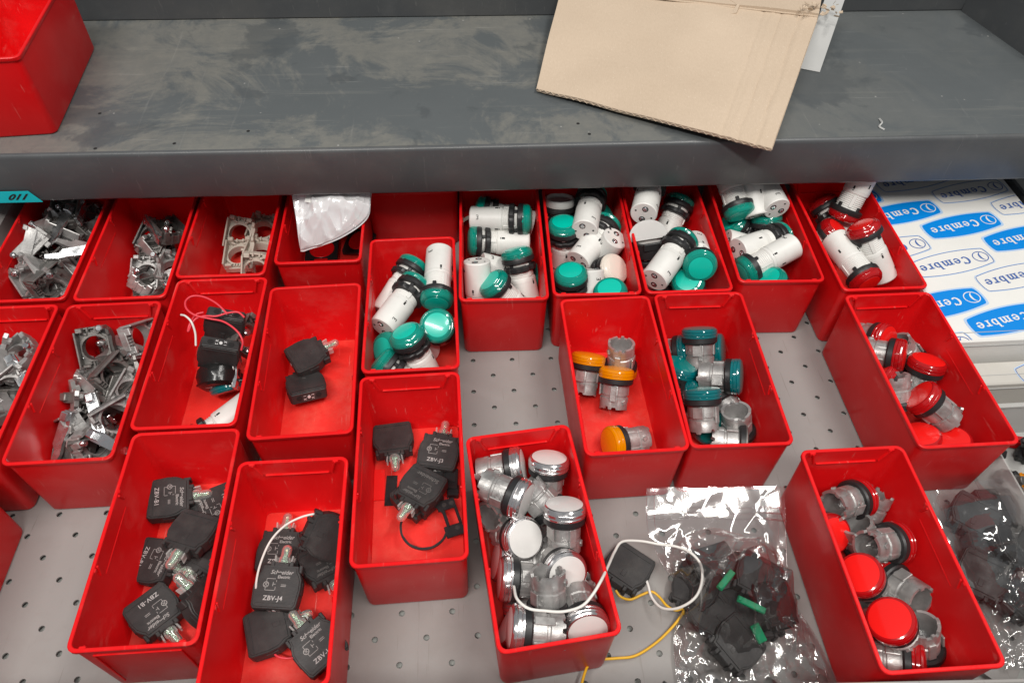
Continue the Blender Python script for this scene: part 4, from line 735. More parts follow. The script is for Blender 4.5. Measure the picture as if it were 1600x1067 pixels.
# ---------------------------------------------------------------- zinc mounting brackets
def bracket_parts(v, m_='zinc'):
    rnd = random.Random(v * 13 + 5); P = []
    m = MB(); dk = m_
    m.ringplate(15, 18.5, 11.6, -2.2, 2.2, 32, cy=-1.5)
    m.ringplate(12.6, 13.6, 11.6, 2.1, 4.4, 32, cy=-1.5, cut=7)
    for s in (-1, 1):
        m.box((s * 14.0, -1, 4.5), (2.0, 33, 9.0), bev=.4)
        m.box((s * 9.5, 16.6, 4.8), (6, 4.6, 9.0), bev=.6); m.box((s * 9, -17.2, 3.8), (7, 3.0, 7.0), bev=.5)
        m.box((s * 3.4, 17.0, 2.6), (2.0, 4.0, 7.5), bev=.3); m.box((s * 12.2, 10, -3.6), (3.5, 6, 4), bev=.4)
    m.box((0, 17.8, 3.8), (16, 1.6, 3.2), bev=.3); m.box((0, -18.6, 1.0), (18, 1.6, 5.4), bev=.3)
    for k in range(5): m.box((-6 + 3 * k, -16.0, 4.6), (1.0, 3.4, 1.6))
    m.box((6.0, 13.6, 4.0), (5, 2.6, 3), rot=Matrix.Rotation(.5, 3, 'Z'), bev=.4); m.box((-7, 13.4, 4.0), (6, 2.2, 4), rot=Matrix.Rotation(-.5, 3, 'Z'), bev=.4)
    P.append(('frame', m.mesh('frame', dk, ang=25), 0, None))
    m = MB(); m.T = Matrix.Translation((15.6, -4, 4)) @ rot([8, -12, 20][v % 3], 'X')
    m.prism([(-1.2, -17), (1.6, -17), (2.4, -8), (1.4, 4), (2.6, 12), (1.0, 19), (-1.0, 19), (-1.2, 6)], -3.5, 3.5, bev=.4); m.box((0.6, 17, 4.2), (3.2, 5, 3.4), bev=.5); m.box((1.2, -15, -3.2), (2.6, 4, 4.0), bev=.5)
    P.append(('lever', m.mesh('lever', 'steel' if v % 2 else dk, ang=25), 0, None))
    if m_ != 'beige':
        m = MB(); m.T = Matrix.Translation((10.5, 17.0, 12)); m.lathe([(1.3, -9), (1.3, 0), (3.0, 0.2), (3.1, 1.6), (2.3, 2.3)], 14); m.box((0, 0, 2.3), (3.4, .7, .4)); m.box((0, 0, 2.3), (.7, 3.4, .4))
        P.append(('screw', m.mesh('screw', 'steel'), 0, None))
    return P
KB = {('zinc', v): bracket_parts(v) for v in range(3)}
KB.update({('zinc_dark', v): bracket_parts(v, 'zinc_dark') for v in range(3)}); KB.update({('beige', v): bracket_parts(v, 'beige') for v in range(2)})
def bar_parts(steel):
    m = MB(); m.prism([(-21, -3), (-17, -4.4), (6, -4.4), (10, -1.5), (21, -2.2), (22, 1.5), (12, 4.0), (4, 3.2), (-8, 4.6), (-21, 3.6)], -1.7, 1.7, bev=.35); P = [('strip', m.mesh('strip', steel), 0, None)]
    m = MB(); m.box((-17, 0, 3.0), (7, 6, 5), bev=.7); P.append(('hook', m.mesh('hook', steel), 0, None)); m = MB(); m.box((14, 0, -2.6), (5, 4, 4), bev=.5); P.append(('hook', m.mesh('hook', steel), 0, None)); return P
KBAR = {'steel': bar_parts('steel'), 'zinc': bar_parts('zinc'), 'zinc_dark': bar_parts('zinc_dark')}
BRACKETS = [
 ('bracket', 'zinc', 0, (-382.5, 493.9, 48.0), (-0.436, -0.532, 0.726), (-0.607, 0.769, 0.2), 'KA', 'zinc bracket with large round hole at the front left under the cyan label'),
 ('bracket', 'zinc_dark', 1, (-369.5, 565.5, 58.0), (0.0, -0.196, 0.981), (-0.089, 0.977, 0.195), 'KA', 'dark zinc bracket lying flat at the back under the shelf edge, round opening up'),
 ('bracket', 'zinc', 2, (-387.4, 524.2, 54.0), (-0.641, 0.229, 0.733), (0.617, 0.722, 0.314), 'KA', 'zinc bracket tilted on the left wall, behind the one with large round hole'),
 ('bracket', 'zinc_dark', 0, (-369.5, 511.2, 40.0), (0.64, -0.426, 0.64), (0.466, 0.877, 0.118), 'KA', 'dull zinc bracket standing on edge in the middle of the back left heap'),
 ('bracket', 'zinc', 1, (-372.2, 498.4, 30.0), (0.909, 0.101, 0.404), (-0.339, 0.742, 0.578), 'KA', 'zinc bracket on its side right of the round hole, near the front rim'),
 ('bracket', 'zinc', 2, (-387.4, 567.4, 46.0), (-0.276, 0.276, 0.921), (0.947, 0.242, 0.212), 'KA', 'zinc bracket with pointed lever at the back left of the heap'),
 ('bracket', 'zinc_dark', 2, (-355.7, 565.1, 46.0), (0.759, 0.0, 0.651), (0.229, 0.936, -0.267), 'KA', 'dark bracket leaning on the right wall near the shelf edge'),
 ('bracket', 'zinc', 0, (-360.5, 513.0, 28.0), (0.508, 0.609, 0.609), (0.813, -0.104, -0.573), 'KA', 'zinc bracket deep at the right wall under the curved levers'),
 ('bracket', 'zinc', 1, (-366.7, 479.8, 34.0), (0.099, -0.099, 0.99), (0.991, 0.096, -0.089), 'KA', 'zinc bracket cut by the front rim of the back left bin'),
 ('lever', 'steel', 0, (-349.3, 509.6, 60.0), (0.505, -0.303, 0.808), (0.358, -0.778, -0.516), 'KA', 'bright curved steel lever lying across the heap from the back to the right wall'),
 ('lever', 'zinc', 0, (-345.9, 522.2, 56.0), (0.764, -0.204, 0.612), (0.088, -0.907, -0.412), 'KA', 'pale grey lever next to the bright curved one at the right wall'),
 ('lever', 'steel', 0, (-369.0, 545.3, 62.0), (0.0, -0.287, 0.958), (0.944, -0.315, -0.095), 'KA', 'steel lever with bluish shine below the rear flat bracket'),
 ('lever', 'zinc', 0, (-353.0, 487.8, 46.0), (0.83, -0.207, 0.518), (-0.123, -0.974, -0.193), 'KA', 'grey lever standing on end in the middle of the front of the heap'),
 ('bracket', 'zinc', 2, (-361.1, 575.0, 40.0), (0.196, 0.0, 0.981), (0.919, 0.348, -0.184), 'KA', 'zinc bracket mostly in shade in the back right corner of its bin'),
 ('bracket', 'zinc_dark', 1, (-387.4, 575.0, 36.0), (0.1, 0.0, 0.995), (0.172, 0.985, -0.017), 'KA', 'dark bracket in deep shade at the very back of its bin'),
 ('bracket', 'zinc_dark', 0, (-303.3, 564.8, 26.0), (0.28, -0.466, 0.839), (0.316, 0.87, 0.378), 'KB', 'dark bracket with round opening, left of the two overlapping at the back'),
 ('bracket', 'zinc_dark', 1, (-286.7, 562.2, 34.0), (0.309, 0.206, 0.928), (0.631, -0.775, -0.038), 'KB', 'dark bracket lying over the round opening of its neighbour, rear right'),
 ('bracket', 'zinc', 2, (-298.1, 517.2, 22.0), (0.047, -0.465, 0.884), (0.024, 0.885, 0.465), 'KB', 'bracket lying flat with hole up near the front of its nearly empty bin'),
 ('bracket', 'zinc', 0, (-275.5, 521.1, 22.0), (0.195, -0.098, 0.976), (0.103, 0.992, 0.079), 'KB', 'bracket half hidden by the right wall, beside the flat one'),
 ('lever', 'zinc_dark', 0, (-301.4, 498.2, 16.0), (0.0, -0.287, 0.958), (0.875, -0.464, -0.139), 'KB', 'dark grey lever with a screw end at the front rim'),
 ('bracket', 'zinc_dark', 2, (-290.5, 497.9, 16.5), (0.0, 0.0, 1.0), (0.94, 0.342, 0.0), 'KB', 'dark bracket cut by the front rim of its bin'),
 ('bracket', 'beige', 0, (-220.6, 568.1, 24.0), (0.0, -0.684, 0.73), (0.235, 0.709, 0.665), 'KC', 'beige plastic bracket tipped up at the back of its group'),
 ('bracket', 'beige', 1, (-201.8, 577.7, 18.0), (0.098, -0.195, 0.976), (0.194, 0.966, 0.174), 'KC', 'beige plastic bracket partly hidden behind the right wall at the back'),
 ('bracket', 'beige', 0, (-219.3, 543.6, 16.5), (0.0, -0.196, 0.981), (0.0, 0.981, 0.196), 'KC', 'beige plastic bracket lying flat with its round hole up'),
 ('bracket', 'beige', 1, (-200.4, 548.0, 16.5), (0.099, 0.099, 0.99), (0.077, 0.991, -0.107), 'KC', 'beige plastic bracket at the right wall, second from the front'),
 ('bracket', 'beige', 0, (-197.2, 513.9, 28.0), (0.191, -0.858, 0.477), (0.161, 0.506, 0.847), 'KC', 'frontmost beige plastic bracket standing on edge at the front rim'),
 ('bracket', 'zinc', 0, (-359.6, 399.4, 48.0), (-0.206, -0.309, 0.928), (0.741, 0.57, 0.355), 'KL', 'zinc bracket with a long screw at the back of the leftmost middle bin'),
 ('bracket', 'zinc', 1, (-359.1, 370.4, 44.0), (0.518, -0.207, 0.83), (0.46, 0.885, -0.066), 'KL', 'zinc bracket in the middle of the leftmost bin heap'),
 ('bracket', 'zinc_dark', 2, (-356.6, 357.6, 36.0), (0.342, 0.228, 0.912), (0.876, 0.274, -0.397), 'KL', 'dull bracket near the front of the leftmost bin heap'),
 ('bracket', 'zinc', 2, (-376.3, 393.6, 40.0), (-0.651, 0.0, 0.759), (0.0, 1.0, 0.0), 'KL', 'zinc bracket cut by the left edge of the photo'),
 ('lever', 'steel', 0, (-352.7, 379.5, 48.0), (0.0, -0.371, 0.928), (0.838, 0.506, 0.202), 'KL', 'bright steel lever lying diagonally in the leftmost heap'),
 ('lever', 'zinc', 0, (-374.2, 406.9, 52.0), (-0.848, 0.0, 0.53), (0.049, 0.996, 0.079), 'KL', 'grey lever standing at the very left edge of the photo'),
 ('bracket', 'zinc_dark', 1, (-365.7, 356.0, 26.0), (0.447, 0.0, 0.894), (0.139, 0.988, -0.07), 'KL', 'dark bracket deep at the front of the leftmost heap'),
 ('bracket', 'zinc_dark', 0, (-306.2, 413.0, 44.0), (0.145, -0.723, 0.675), (-0.099, 0.668, 0.737), 'KM', 'large bracket with round hole leaning on the back wall of its bin'),
 ('bracket', 'zinc_dark', 1, (-284.5, 381.7, 44.0), (0.767, -0.307, 0.563), (0.388, 0.921, -0.026), 'KM', 'knobbly zinc bracket in the middle of its heap, right of the round hole'),
 ('bracket', 'zinc', 2, (-273.9, 417.7, 46.0), (0.927, -0.103, 0.361), (0.3, 0.78, -0.549), 'KM', 'bright zinc bracket at the right wall near the back'),
 ('bracket', 'zinc_dark', 2, (-280.7, 379.5, 34.0), (0.1, 0.0, 0.995), (-0.339, 0.94, 0.034), 'KM', 'dull bracket half under the knobbly one'),
 ('lever', 'zinc', 0, (-309.9, 359.7, 36.0), (-0.896, -0.199, 0.398), (-0.115, 0.967, 0.226), 'KM', 'dull grey lever standing on edge at the left of the heap'),
 ('lever', 'zinc_dark', 0, (-303.2, 362.5, 40.0), (-0.303, -0.505, 0.808), (0.106, 0.825, 0.555), 'KM', 'dark reddish lever beside the grey one at the left'),
 ('bracket', 'zinc', 0, (-273.8, 343.8, 40.0), (0.508, -0.609, 0.609), (0.767, 0.641, 0.002), 'KM', 'zinc bracket with screw head and square holes in the front half of its heap'),
 ('bracket', 'zinc', 1, (-270.5, 367.8, 36.0), (0.53, 0.0, 0.848), (0.125, 0.989, -0.078), 'KM', 'zinc bracket against the right wall with small round holes'),
 ('bracket', 'zinc_dark', 1, (-303.4, 348.4, 20.0), (-0.1, 0.0, 0.995), (-0.761, 0.645, -0.076), 'KM', 'dull bracket deep at the front left under the levers'),
 ('bracket', 'zinc_dark', 2, (-289.4, 324.8, 26.0), (0.303, -0.808, 0.505), (0.949, 0.305, -0.081), 'KM', 'zinc bracket with curved arm at the front rim of its bin'),
 ('lever', 'steel', 0, (-310.6, 327.6, 38.0), (-0.196, -0.588, 0.784), (0.923, -0.382, -0.056), 'KM', 'bright straight lever reaching to the front left corner'),
 ('lever', 'zinc', 0, (-308.1, 327.1, 26.0), (-0.105, -0.843, 0.527), (0.977, -0.186, -0.102), 'KM', 'curved grey lever under the bright straight one'),
 ('lever', 'steel', 0, (-266.2, 312.6, 50.0), (-0.309, -0.206, 0.928), (0.452, 0.827, 0.334), 'KM', 'long bright blue white lever lying diagonally at the front right corner'),
 ('bracket', 'zinc_dark', 0, (-307.2, 324.5, 18.0), (0.0, -0.316, 0.949), (0.0, 0.949, 0.316), 'KM', 'bracket in the front left corner cut by the rim'),
 ('lever', 'steel', 0, (-285.1, 338.8, 44.0), (0.0, -0.406, 0.914), (0.949, 0.288, 0.128), 'KM', 'small bright lever crossing the middle of the heap'),
 ('bracket', 'zinc_dark', 0, (-192.5, 428.8, 30.0), (0.808, -0.303, 0.505), (0.282, 0.952, 0.12), 'GN', 'metal bracket with screws hanging at the right side of the wired assembly'),
 ('bracket', 'zinc', 1, (-206.9, 394.9, 28.0), (0.0, -0.507, 0.862), (0.0, 0.862, 0.507), 'GN', 'metal bracket clamped under the front block of the wired assembly'),
 ('bracket', 'zinc_dark', 2, (-387.4, 575.0, 28.0), (0.667, -0.609, 0.428), (0.558, 0.79, 0.254), 'KA', 'jumbled grey metal piece in the dense heap under the cyan shelf label'),
 ('bracket', 'zinc', 0, (-382.1, 575.0, 36.0), (-0.13, -0.668, 0.733), (-0.689, -0.47, -0.551), 'KA', 'jumbled grey metal piece in the dense heap under the cyan shelf label'),
 ('lever', 'zinc', 2, (-371.0, 583.0, 29.0), (0.598, -0.478, 0.643), (-0.293, -0.877, -0.38), 'KA', 'jumbled grey metal piece in the dense heap under the cyan shelf label'),
 ('bracket', 'zinc_dark', 0, (-387.4, 568.4, 41.0), (-0.906, -0.198, 0.375), (0.422, -0.512, 0.748), 'KA', 'jumbled grey metal piece in the dense heap under the cyan shelf label'),
 ('bracket', 'zinc', 2, (-371.9, 551.8, 48.0), (0.487, 0.276, 0.828), (-0.873, 0.172, 0.456), 'KA', 'jumbled grey metal piece in the dense heap under the cyan shelf label'),
 ('lever', 'zinc', 1, (-363.9, 555.5, 38.0), (-0.737, 0.278, 0.616), (-0.673, -0.213, -0.708), 'KA', 'jumbled grey metal piece in the dense heap under the cyan shelf label'),
 ('bracket', 'zinc_dark', 2, (-387.4, 556.1, 32.0), (-0.157, -0.825, 0.543), (0.843, -0.398, -0.361), 'KA', 'jumbled grey metal piece in the dense heap under the cyan shelf label'),
 ('bracket', 'zinc_dark', 2, (-377.7, 538.9, 40.0), (-0.027, -0.51, 0.86), (-0.666, -0.632, -0.396), 'KA', 'jumbled grey metal piece in the dense heap under the cyan shelf label'),
 ('bracket', 'zinc', 1, (-367.3, 539.2, 32.0), (0.809, 0.216, 0.547), (0.288, -0.956, -0.048), 'KA', 'jumbled grey metal piece in the dense heap under the cyan shelf label'),
 ('lever', 'zinc_dark', 2, (-395.4, 532.8, 33.0), (-0.174, -0.591, 0.788), (-0.248, 0.801, 0.546), 'KA', 'jumbled grey metal piece in the dense heap under the cyan shelf label'),
 ('lever', 'zinc_dark', 0, (-390.6, 536.2, 22.0), (0.674, 0.552, 0.491), (-0.086, 0.719, -0.69), 'KA', 'jumbled grey metal piece in the dense heap under the cyan shelf label'),
 ('bracket', 'zinc', 2, (-365.6, 515.5, 34.0), (-0.343, -0.836, 0.429), (0.608, -0.545, -0.577), 'KA', 'jumbled grey metal piece in the dense heap under the cyan shelf label'),
 ('bracket', 'zinc', 2, (-387.4, 507.3, 37.0), (0.27, -0.929, 0.255), (-0.946, -0.207, 0.248), 'KA', 'jumbled grey metal piece in the dense heap under the cyan shelf label'),
 ('bracket', 'zinc_dark', 0, (-369.5, 487.6, 48.0), (0.9, -0.383, 0.207), (0.399, 0.916, -0.043), 'KA', 'jumbled grey metal piece in the dense heap under the cyan shelf label'),
 ('bracket', 'zinc_dark', 0, (-360.8, 488.7, 40.0), (0.337, -0.883, 0.326), (-0.612, 0.058, 0.789), 'KA', 'jumbled grey metal piece in the dense heap under the cyan shelf label'),
 ('lever', 'zinc_dark', 0, (-395.4, 492.4, 31.0), (-0.762, -0.173, 0.624), (-0.647, 0.204, -0.734), 'KA', 'jumbled grey metal piece in the dense heap under the cyan shelf label'),
 ('lever', 'zinc_dark', 1, (-315.7, 426.4, 15.0), (-0.696, -0.678, 0.238), (-0.71, 0.699, -0.087), 'KM', 'jumbled grey metal piece in the dense heap left of the wired assembly'),
 ('lever', 'zinc', 2, (-308.3, 426.4, 21.0), (-0.096, -0.895, 0.437), (-0.964, -0.026, -0.264), 'KM', 'jumbled grey metal piece in the dense heap left of the wired assembly'),
 ('bracket', 'zinc', 2, (-290.6, 418.1, 25.0), (-0.545, -0.733, 0.406), (-0.776, 0.625, 0.088), 'KM', 'jumbled grey metal piece in the dense heap left of the wired assembly'),
 ('lever', 'zinc_dark', 2, (-315.6, 419.1, 17.0), (0.545, 0.141, 0.826), (0.674, -0.659, -0.333), 'KM', 'jumbled grey metal piece in the dense heap left of the wired assembly'),
 ('bracket', 'zinc', 2, (-307.6, 408.9, 19.0), (0.933, -0.305, 0.19), (-0.354, -0.87, 0.343), 'KM', 'jumbled grey metal piece in the dense heap left of the wired assembly'),
 ('bracket', 'zinc_dark', 2, (-288.7, 390.1, 31.0), (-0.619, -0.587, 0.522), (0.73, -0.676, 0.106), 'KM', 'jumbled grey metal piece in the dense heap left of the wired assembly'),
 ('bracket', 'zinc', 0, (-307.5, 391.1, 23.0), (0.339, 0.326, 0.882), (-0.935, 0.018, 0.353), 'KM', 'jumbled grey metal piece in the dense heap left of the wired assembly'),
 ('bracket', 'zinc', 2, (-307.5, 381.6, 24.0), (0.486, 0.543, 0.685), (-0.733, 0.68, -0.019), 'KM', 'jumbled grey metal piece in the dense heap left of the wired assembly'),
 ('bracket', 'zinc_dark', 1, (-290.4, 369.0, 30.0), (-0.484, -0.2, 0.852), (-0.197, -0.923, -0.329), 'KM', 'jumbled grey metal piece in the dense heap left of the wired assembly'),
 ('lever', 'zinc', 0, (-315.4, 366.3, 26.0), (-0.679, -0.638, 0.364), (-0.734, 0.571, -0.368), 'KM', 'jumbled grey metal piece in the dense heap left of the wired assembly'),
 ('bracket', 'zinc', 0, (-307.4, 363.0, 20.0), (0.72, -0.475, 0.505), (-0.131, -0.808, -0.574), 'KM', 'jumbled grey metal piece in the dense heap left of the wired assembly'),
 ('lever', 'zinc_dark', 1, (-295.5, 352.6, 23.0), (0.906, -0.047, 0.422), (0.376, -0.373, -0.848), 'KM', 'jumbled grey metal piece in the dense heap left of the wired assembly'),
 ('bracket', 'zinc', 0, (-307.3, 343.5, 29.0), (-0.648, -0.739, 0.183), (0.626, -0.38, 0.681), 'KM', 'jumbled grey metal piece in the dense heap left of the wired assembly'),
 ('bracket', 'zinc_dark', 2, (-307.3, 346.6, 16.5), (0.75, -0.375, 0.545), (0.511, 0.852, -0.117), 'KM', 'jumbled grey metal piece in the dense heap left of the wired assembly'),
 ('bracket', 'zinc', 0, (-295.2, 330.3, 26.0), (0.9, -0.185, 0.395), (-0.311, -0.907, 0.283), 'KM', 'jumbled grey metal piece in the dense heap left of the wired assembly'),
 ('bracket', 'zinc_dark', 0, (-307.2, 330.5, 19.0), (0.733, 0.067, 0.677), (-0.386, 0.861, 0.333), 'KM', 'jumbled grey metal piece in the dense heap left of the wired assembly'),
 ('lever', 'zinc_dark', 1, (-394.6, 423.1, 17.0), (-0.69, -0.631, 0.355), (-0.669, 0.743, 0.02), 'KL', 'jumbled grey metal piece in the heap at the left edge of the photo'),
 ('bracket', 'zinc_dark', 0, (-383.4, 413.1, 20.0), (-0.27, -0.54, 0.797), (-0.21, 0.841, 0.498), 'KL', 'jumbled grey metal piece in the heap at the left edge of the photo'),
 ('bracket', 'zinc_dark', 0, (-370.8, 401.7, 25.0), (0.498, -0.856, 0.139), (0.854, 0.512, 0.092), 'KL', 'jumbled grey metal piece in the heap at the left edge of the photo'),
 ('bracket', 'zinc', 0, (-379.2, 389.4, 33.0), (0.865, -0.046, 0.501), (-0.094, 0.964, 0.249), 'KL', 'jumbled grey metal piece in the heap at the left edge of the photo'),
 ('lever', 'zinc', 2, (-371.5, 383.3, 32.0), (-0.559, -0.751, 0.351), (0.409, 0.119, 0.905), 'KL', 'jumbled grey metal piece in the heap at the left edge of the photo'),
 ('bracket', 'zinc_dark', 2, (-368.4, 381.9, 25.0), (0.251, -0.501, 0.828), (-0.869, -0.494, -0.036), 'KL', 'jumbled grey metal piece in the heap at the left edge of the photo'),
 ('bracket', 'zinc_dark', 2, (-376.6, 370.2, 33.0), (0.75, -0.051, 0.659), (-0.144, -0.986, 0.088), 'KL', 'jumbled grey metal piece in the heap at the left edge of the photo'),
 ('bracket', 'zinc_dark', 0, (-374.5, 369.6, 25.0), (0.63, -0.593, 0.501), (-0.04, -0.669, -0.742), 'KL', 'jumbled grey metal piece in the heap at the left edge of the photo'),
 ('bracket', 'zinc', 0, (-361.7, 358.4, 31.0), (-0.793, -0.391, 0.467), (-0.521, 0.833, -0.186), 'KL', 'jumbled grey metal piece in the heap at the left edge of the photo'),
 ('lever', 'zinc', 0, (-375.7, 353.2, 31.0), (-0.616, -0.767, 0.18), (-0.787, 0.597, -0.151), 'KL', 'jumbled grey metal piece in the heap at the left edge of the photo'),
 ('bracket', 'zinc', 1, (-304.0, 555.6, 16.5), (0.794, -0.0, 0.608), (-0.537, 0.471, 0.7), 'KB', 'jumbled dark metal piece among the few brackets under the shelf'),
 ('bracket', 'zinc_dark', 2, (-297.8, 547.3, 16.5), (0.241, -0.181, 0.953), (0.942, 0.282, -0.185), 'KB', 'jumbled dark metal piece among the few brackets under the shelf'),
 ('lever', 'zinc', 1, (-283.9, 525.4, 14.0), (0.419, -0.549, 0.723), (0.373, -0.622, -0.689), 'KB', 'jumbled dark metal piece among the few brackets under the shelf'),
 ('bracket', 'zinc', 0, (-299.6, 509.8, 16.5), (0.618, 0.276, 0.736), (-0.179, -0.862, 0.474), 'KB', 'jumbled dark metal piece among the few brackets under the shelf'),
]
for kind, m_, v, p, nz, yd, g, label in BRACKETS:
    if kind == 'bracket': place(KB[(m_, v)], 'mounting_bracket', label, 'bracket', MW(*p, frame(nz, yd)) @ Matrix.Diagonal((.86, .86, 1.2, 1)), GROUPS[g])
    else: place(KBAR[m_], 'locking_lever', label, 'lever', MW(*p, frame(nz, yd)), GROUPS[g])

# ---------------------------------------------------------------- cardboard on the shelf
def slab_mesh(name, quad, t, m, nx=1, ny=1, amp=0.0, seed=0, grooves=()):
    """sheet of thickness t over a quad of 3D corners (a,b,c,d counter-clockwise from above), gently uneven"""
    a, b, c, d = [Vector(q) for q in quad]; vs = []; fs = []
    nrm = (b - a).cross(d - a).normalized()
    for lay in (0, 1):
        for j in range(ny + 1):
            for i in range(nx + 1):
                u, v = i / nx, j / ny; p = a.lerp(b, u).lerp(d.lerp(c, u), v)
                p = p + nrm * (amp * noise.noise(p * 0.02 + Vector((seed, 0, 0))) + lay * -t - sum(h_ * math.exp(-((u - g_ - .006 * noise.noise(p * .05)) / w_) ** 2) for g_, h_, w_ in grooves)); vs.append(tuple(p))
    n = (nx + 1) * (ny + 1); k = nx + 1
    for j in range(ny):
        for i in range(nx):
            q = j * k + i; fs.append((q, q + 1, q + k + 1, q + k)); fs.append((n + q, n + q + k, n + q + k + 1, n + q + 1))
    ed = [(i, i + 1) for i in range(nx)] + [(ny * k + i + 1, ny * k + i) for i in range(nx)] + [((j + 1) * k, j * k) for j in range(ny)] + [(j * k + nx, (j + 1) * k + nx) for j in range(ny)]
    for p, q in ed: fs.append((q, p, n + p, n + q))
    return MB().add(vs, fs).mesh(name, m)
F = [(69.4, 605.7, 152.0), (252.9, 496.1, 157.0), (341.9, 665.9, 182.0), (106.9, 749.2, 176.0)]
cb = root('cardboard_box', 'torn cardboard box whose big brown flap hangs over the front edge of the shelf', 'box', MW(*F[2]))
ob('flap', slab_mesh('flap', F, 3.2, 'card', 150, 30, 2.2, 0, ((.80, .7, .006), (.835, -.5, .006), (.865, .8, .005), (.935, .9, .005), (.955, -.5, .004))), cb, Matrix())
# corrugated core seen along the cut edges
def flute(a, b, z, amp, n, r=0.35):
    A, B = Vector(a), Vector(b); return [tuple(A.lerp(B, i / n) + Vector((0, 0, z + amp * math.sin(i * math.pi / 2)))) for i in range(n + 1)]
fl = MB()
for a, b in ((F[0], F[1]), (F[1], F[2])):
    A, B = Vector(a), Vector(b); out = (B - A).cross(Vector((0, 0, 1))).normalized() * 0.25; n = int((B - A).length / 1.6)
    fl.tube(flute(A + out, B + out, -1.6, 1.0, n), .35, 4)
ob('corrugation', fl.mesh('corrugation', 'card'), cb, Matrix())
back = [F[3], F[2], tuple(Vector(F[2]) + Vector((60, 140, 4))), tuple(Vector(F[3]) + Vector((60, 160, 4)))]
ob('top_panel', slab_mesh('top_panel', [tuple(Vector(q) + Vector((0, 0, 3))) for q in back], 3, 'card', 14, 8, 1.5, 3), cb, Matrix())
cr = MB(); A, B = Vector(F[3]), Vector(F[2]); rr = random.Random(4)
cr.tube([tuple(A.lerp(B, i / 40) + Vector((0, 0, .3 + rr.uniform(-.2, .2)))) for i in range(41)], .9, 8); ob('crease', cr.mesh('crease', 'card'), cb, Matrix())
G = [(325.7, 636.0, 147.0), (342.5, 628.2, 147.0), (382.6, 703.5, 184.0), (359.1, 697.4, 186.0)]
ob('side_flap', slab_mesh('side_flap', G, 3.2, 'grey_card', 8, 14, 1.5, 9), cb, Matrix())
tr = MB(); rr = random.Random(11)
for k in range(34):     # torn paper at the corner of the crease
    c = Vector(F[2]) + Vector((rr.uniform(-18, 20), rr.uniform(-3, 16), rr.uniform(1, 9))); s = rr.uniform(1.5, 4)
    R = Matrix.Rotation(rr.uniform(0, 6), 3, 'Z') @ Matrix.Rotation(rr.uniform(-1.2, 1.2), 3, 'X')
    pts = [R @ Vector((s * math.cos(a) * rr.uniform(.4, 1.2), s * math.sin(a) * rr.uniform(.3, 1), 0)) + c for a in (0, 1.2, 2.4, 3.7, 5)]
    tr.add([tuple(p) for p in pts] + [tuple(p + Vector((0, 0, -.7))) for p in pts], [(0, 1, 2, 3, 4), (9, 8, 7, 6, 5)] + [(i, 5 + i, 5 + (i + 1) % 5, (i + 1) % 5) for i in range(5)])
tag(ob('torn_paper', tr.mesh('torn_paper', 'card', smooth=False), cb, Matrix()), kind='stuff')
K1 = [(267.2, 714.8, 181.0), (266.2, 701.3, 181.0), (270.1, 691.2, 180.0), (262.9, 681.4, 178.0), (267.4, 680.2, 178.5), (273.1, 691.4, 180.5), (270.5, 704.3, 182.0), (271.4, 712.4, 182.0)]
m = MB(); kc = [Vector(q) for q in K1]; m.add([tuple(q + Vector((0, 0, 1.4 + (i % 3)))) for i, q in enumerate(kc)] + [tuple(q) for q in kc], [tuple(range(8)), tuple(reversed(range(8, 16)))] + [(i, 8 + i, 8 + (i + 1) % 8, (i + 1) % 8) for i in range(8)])
ob('torn_strip', m.mesh('torn_strip', 'card', smooth=False), cb, Matrix())
Q = [(-226.6, 776.6, 146.8), (-88.6, 799.8, 146.8), (-233.9, 797.0, 146.8)]
a, b = Vector(Q[0]), Vector(Q[1]); d = (b - a); n_ = Vector((-d.y, d.x, 0)).normalized() * 90; up = Vector((0, 0, 55))
b2 = root('cardboard_box', 'small brown cardboard box at the back of the shelf, cut by the top edge', 'box', MW(*Q[0]))
ob('front_panel', slab_mesh('front_panel', [tuple(a), tuple(b), tuple(b + up), tuple(a + up)], 3, 'card', 6, 3, .6), b2, Matrix())
ob('side_panel', slab_mesh('side_panel', [tuple(a + n_), tuple(a - n_ * .0), tuple(a + up), tuple(a + n_ + up)], 3, 'card', 3, 3, .6), b2, Matrix())
ob('top_panel', slab_mesh('top_panel', [tuple(a + up), tuple(b + up), tuple(b + up + n_), tuple(a + up + n_)], 3, 'card', 3, 3, .6), b2, Matrix())

# ---------------------------------------------------------------- printed white boxes on the right
def clip(me, x0, x1, y0, y1):
    bm = bmesh.new(); bm.from_mesh(me)
    for co, no in (((x0, 0, 0), (-1, 0, 0)), ((x1, 0, 0), (1, 0, 0)), ((0, y0, 0), (0, -1, 0)), ((0, y1, 0), (0, 1, 0))):
        bmesh.ops.bisect_plane(bm, geom=bm.verts[:] + bm.edges[:] + bm.faces[:], plane_co=Vector(co) * S, plane_no=no, clear_outer=True)
    bm.to_mesh(me); n = len(bm.faces); bm.free(); me.update(); return n
def oval(hl, hh, cut, n=10):
    """long lens-sided label outline with blunt ends"""
    P = []
    for i in range(n + 1): t = -1 + 2 * i / n; P.append((hl * t * 0.93, -hh * (cut + (1 - cut) * (1 - t * t))))
    for i in range(1, 6): a = -math.pi / 2 + math.pi * i / 6; P.append((hl * .93 + hl * .07 * math.cos(a), hh * cut * math.sin(a)))
    Q = [(-x, -y) for x, y in P]; return P + Q
def band(P, w):
    Q = []; n = len(P)
    for i, p in enumerate(P):
        a, b = Vector(P[i - 1]), Vector(P[(i + 1) % n]); t = (b - a).normalized(); Q.append((p[0] - t.y * w, p[1] + t.x * w))
    return [(*p, 0) for p in P] + [(*q, 0) for q in Q], [(i, (i + 1) % n, n + (i + 1) % n, n + i) for i in range(n)]
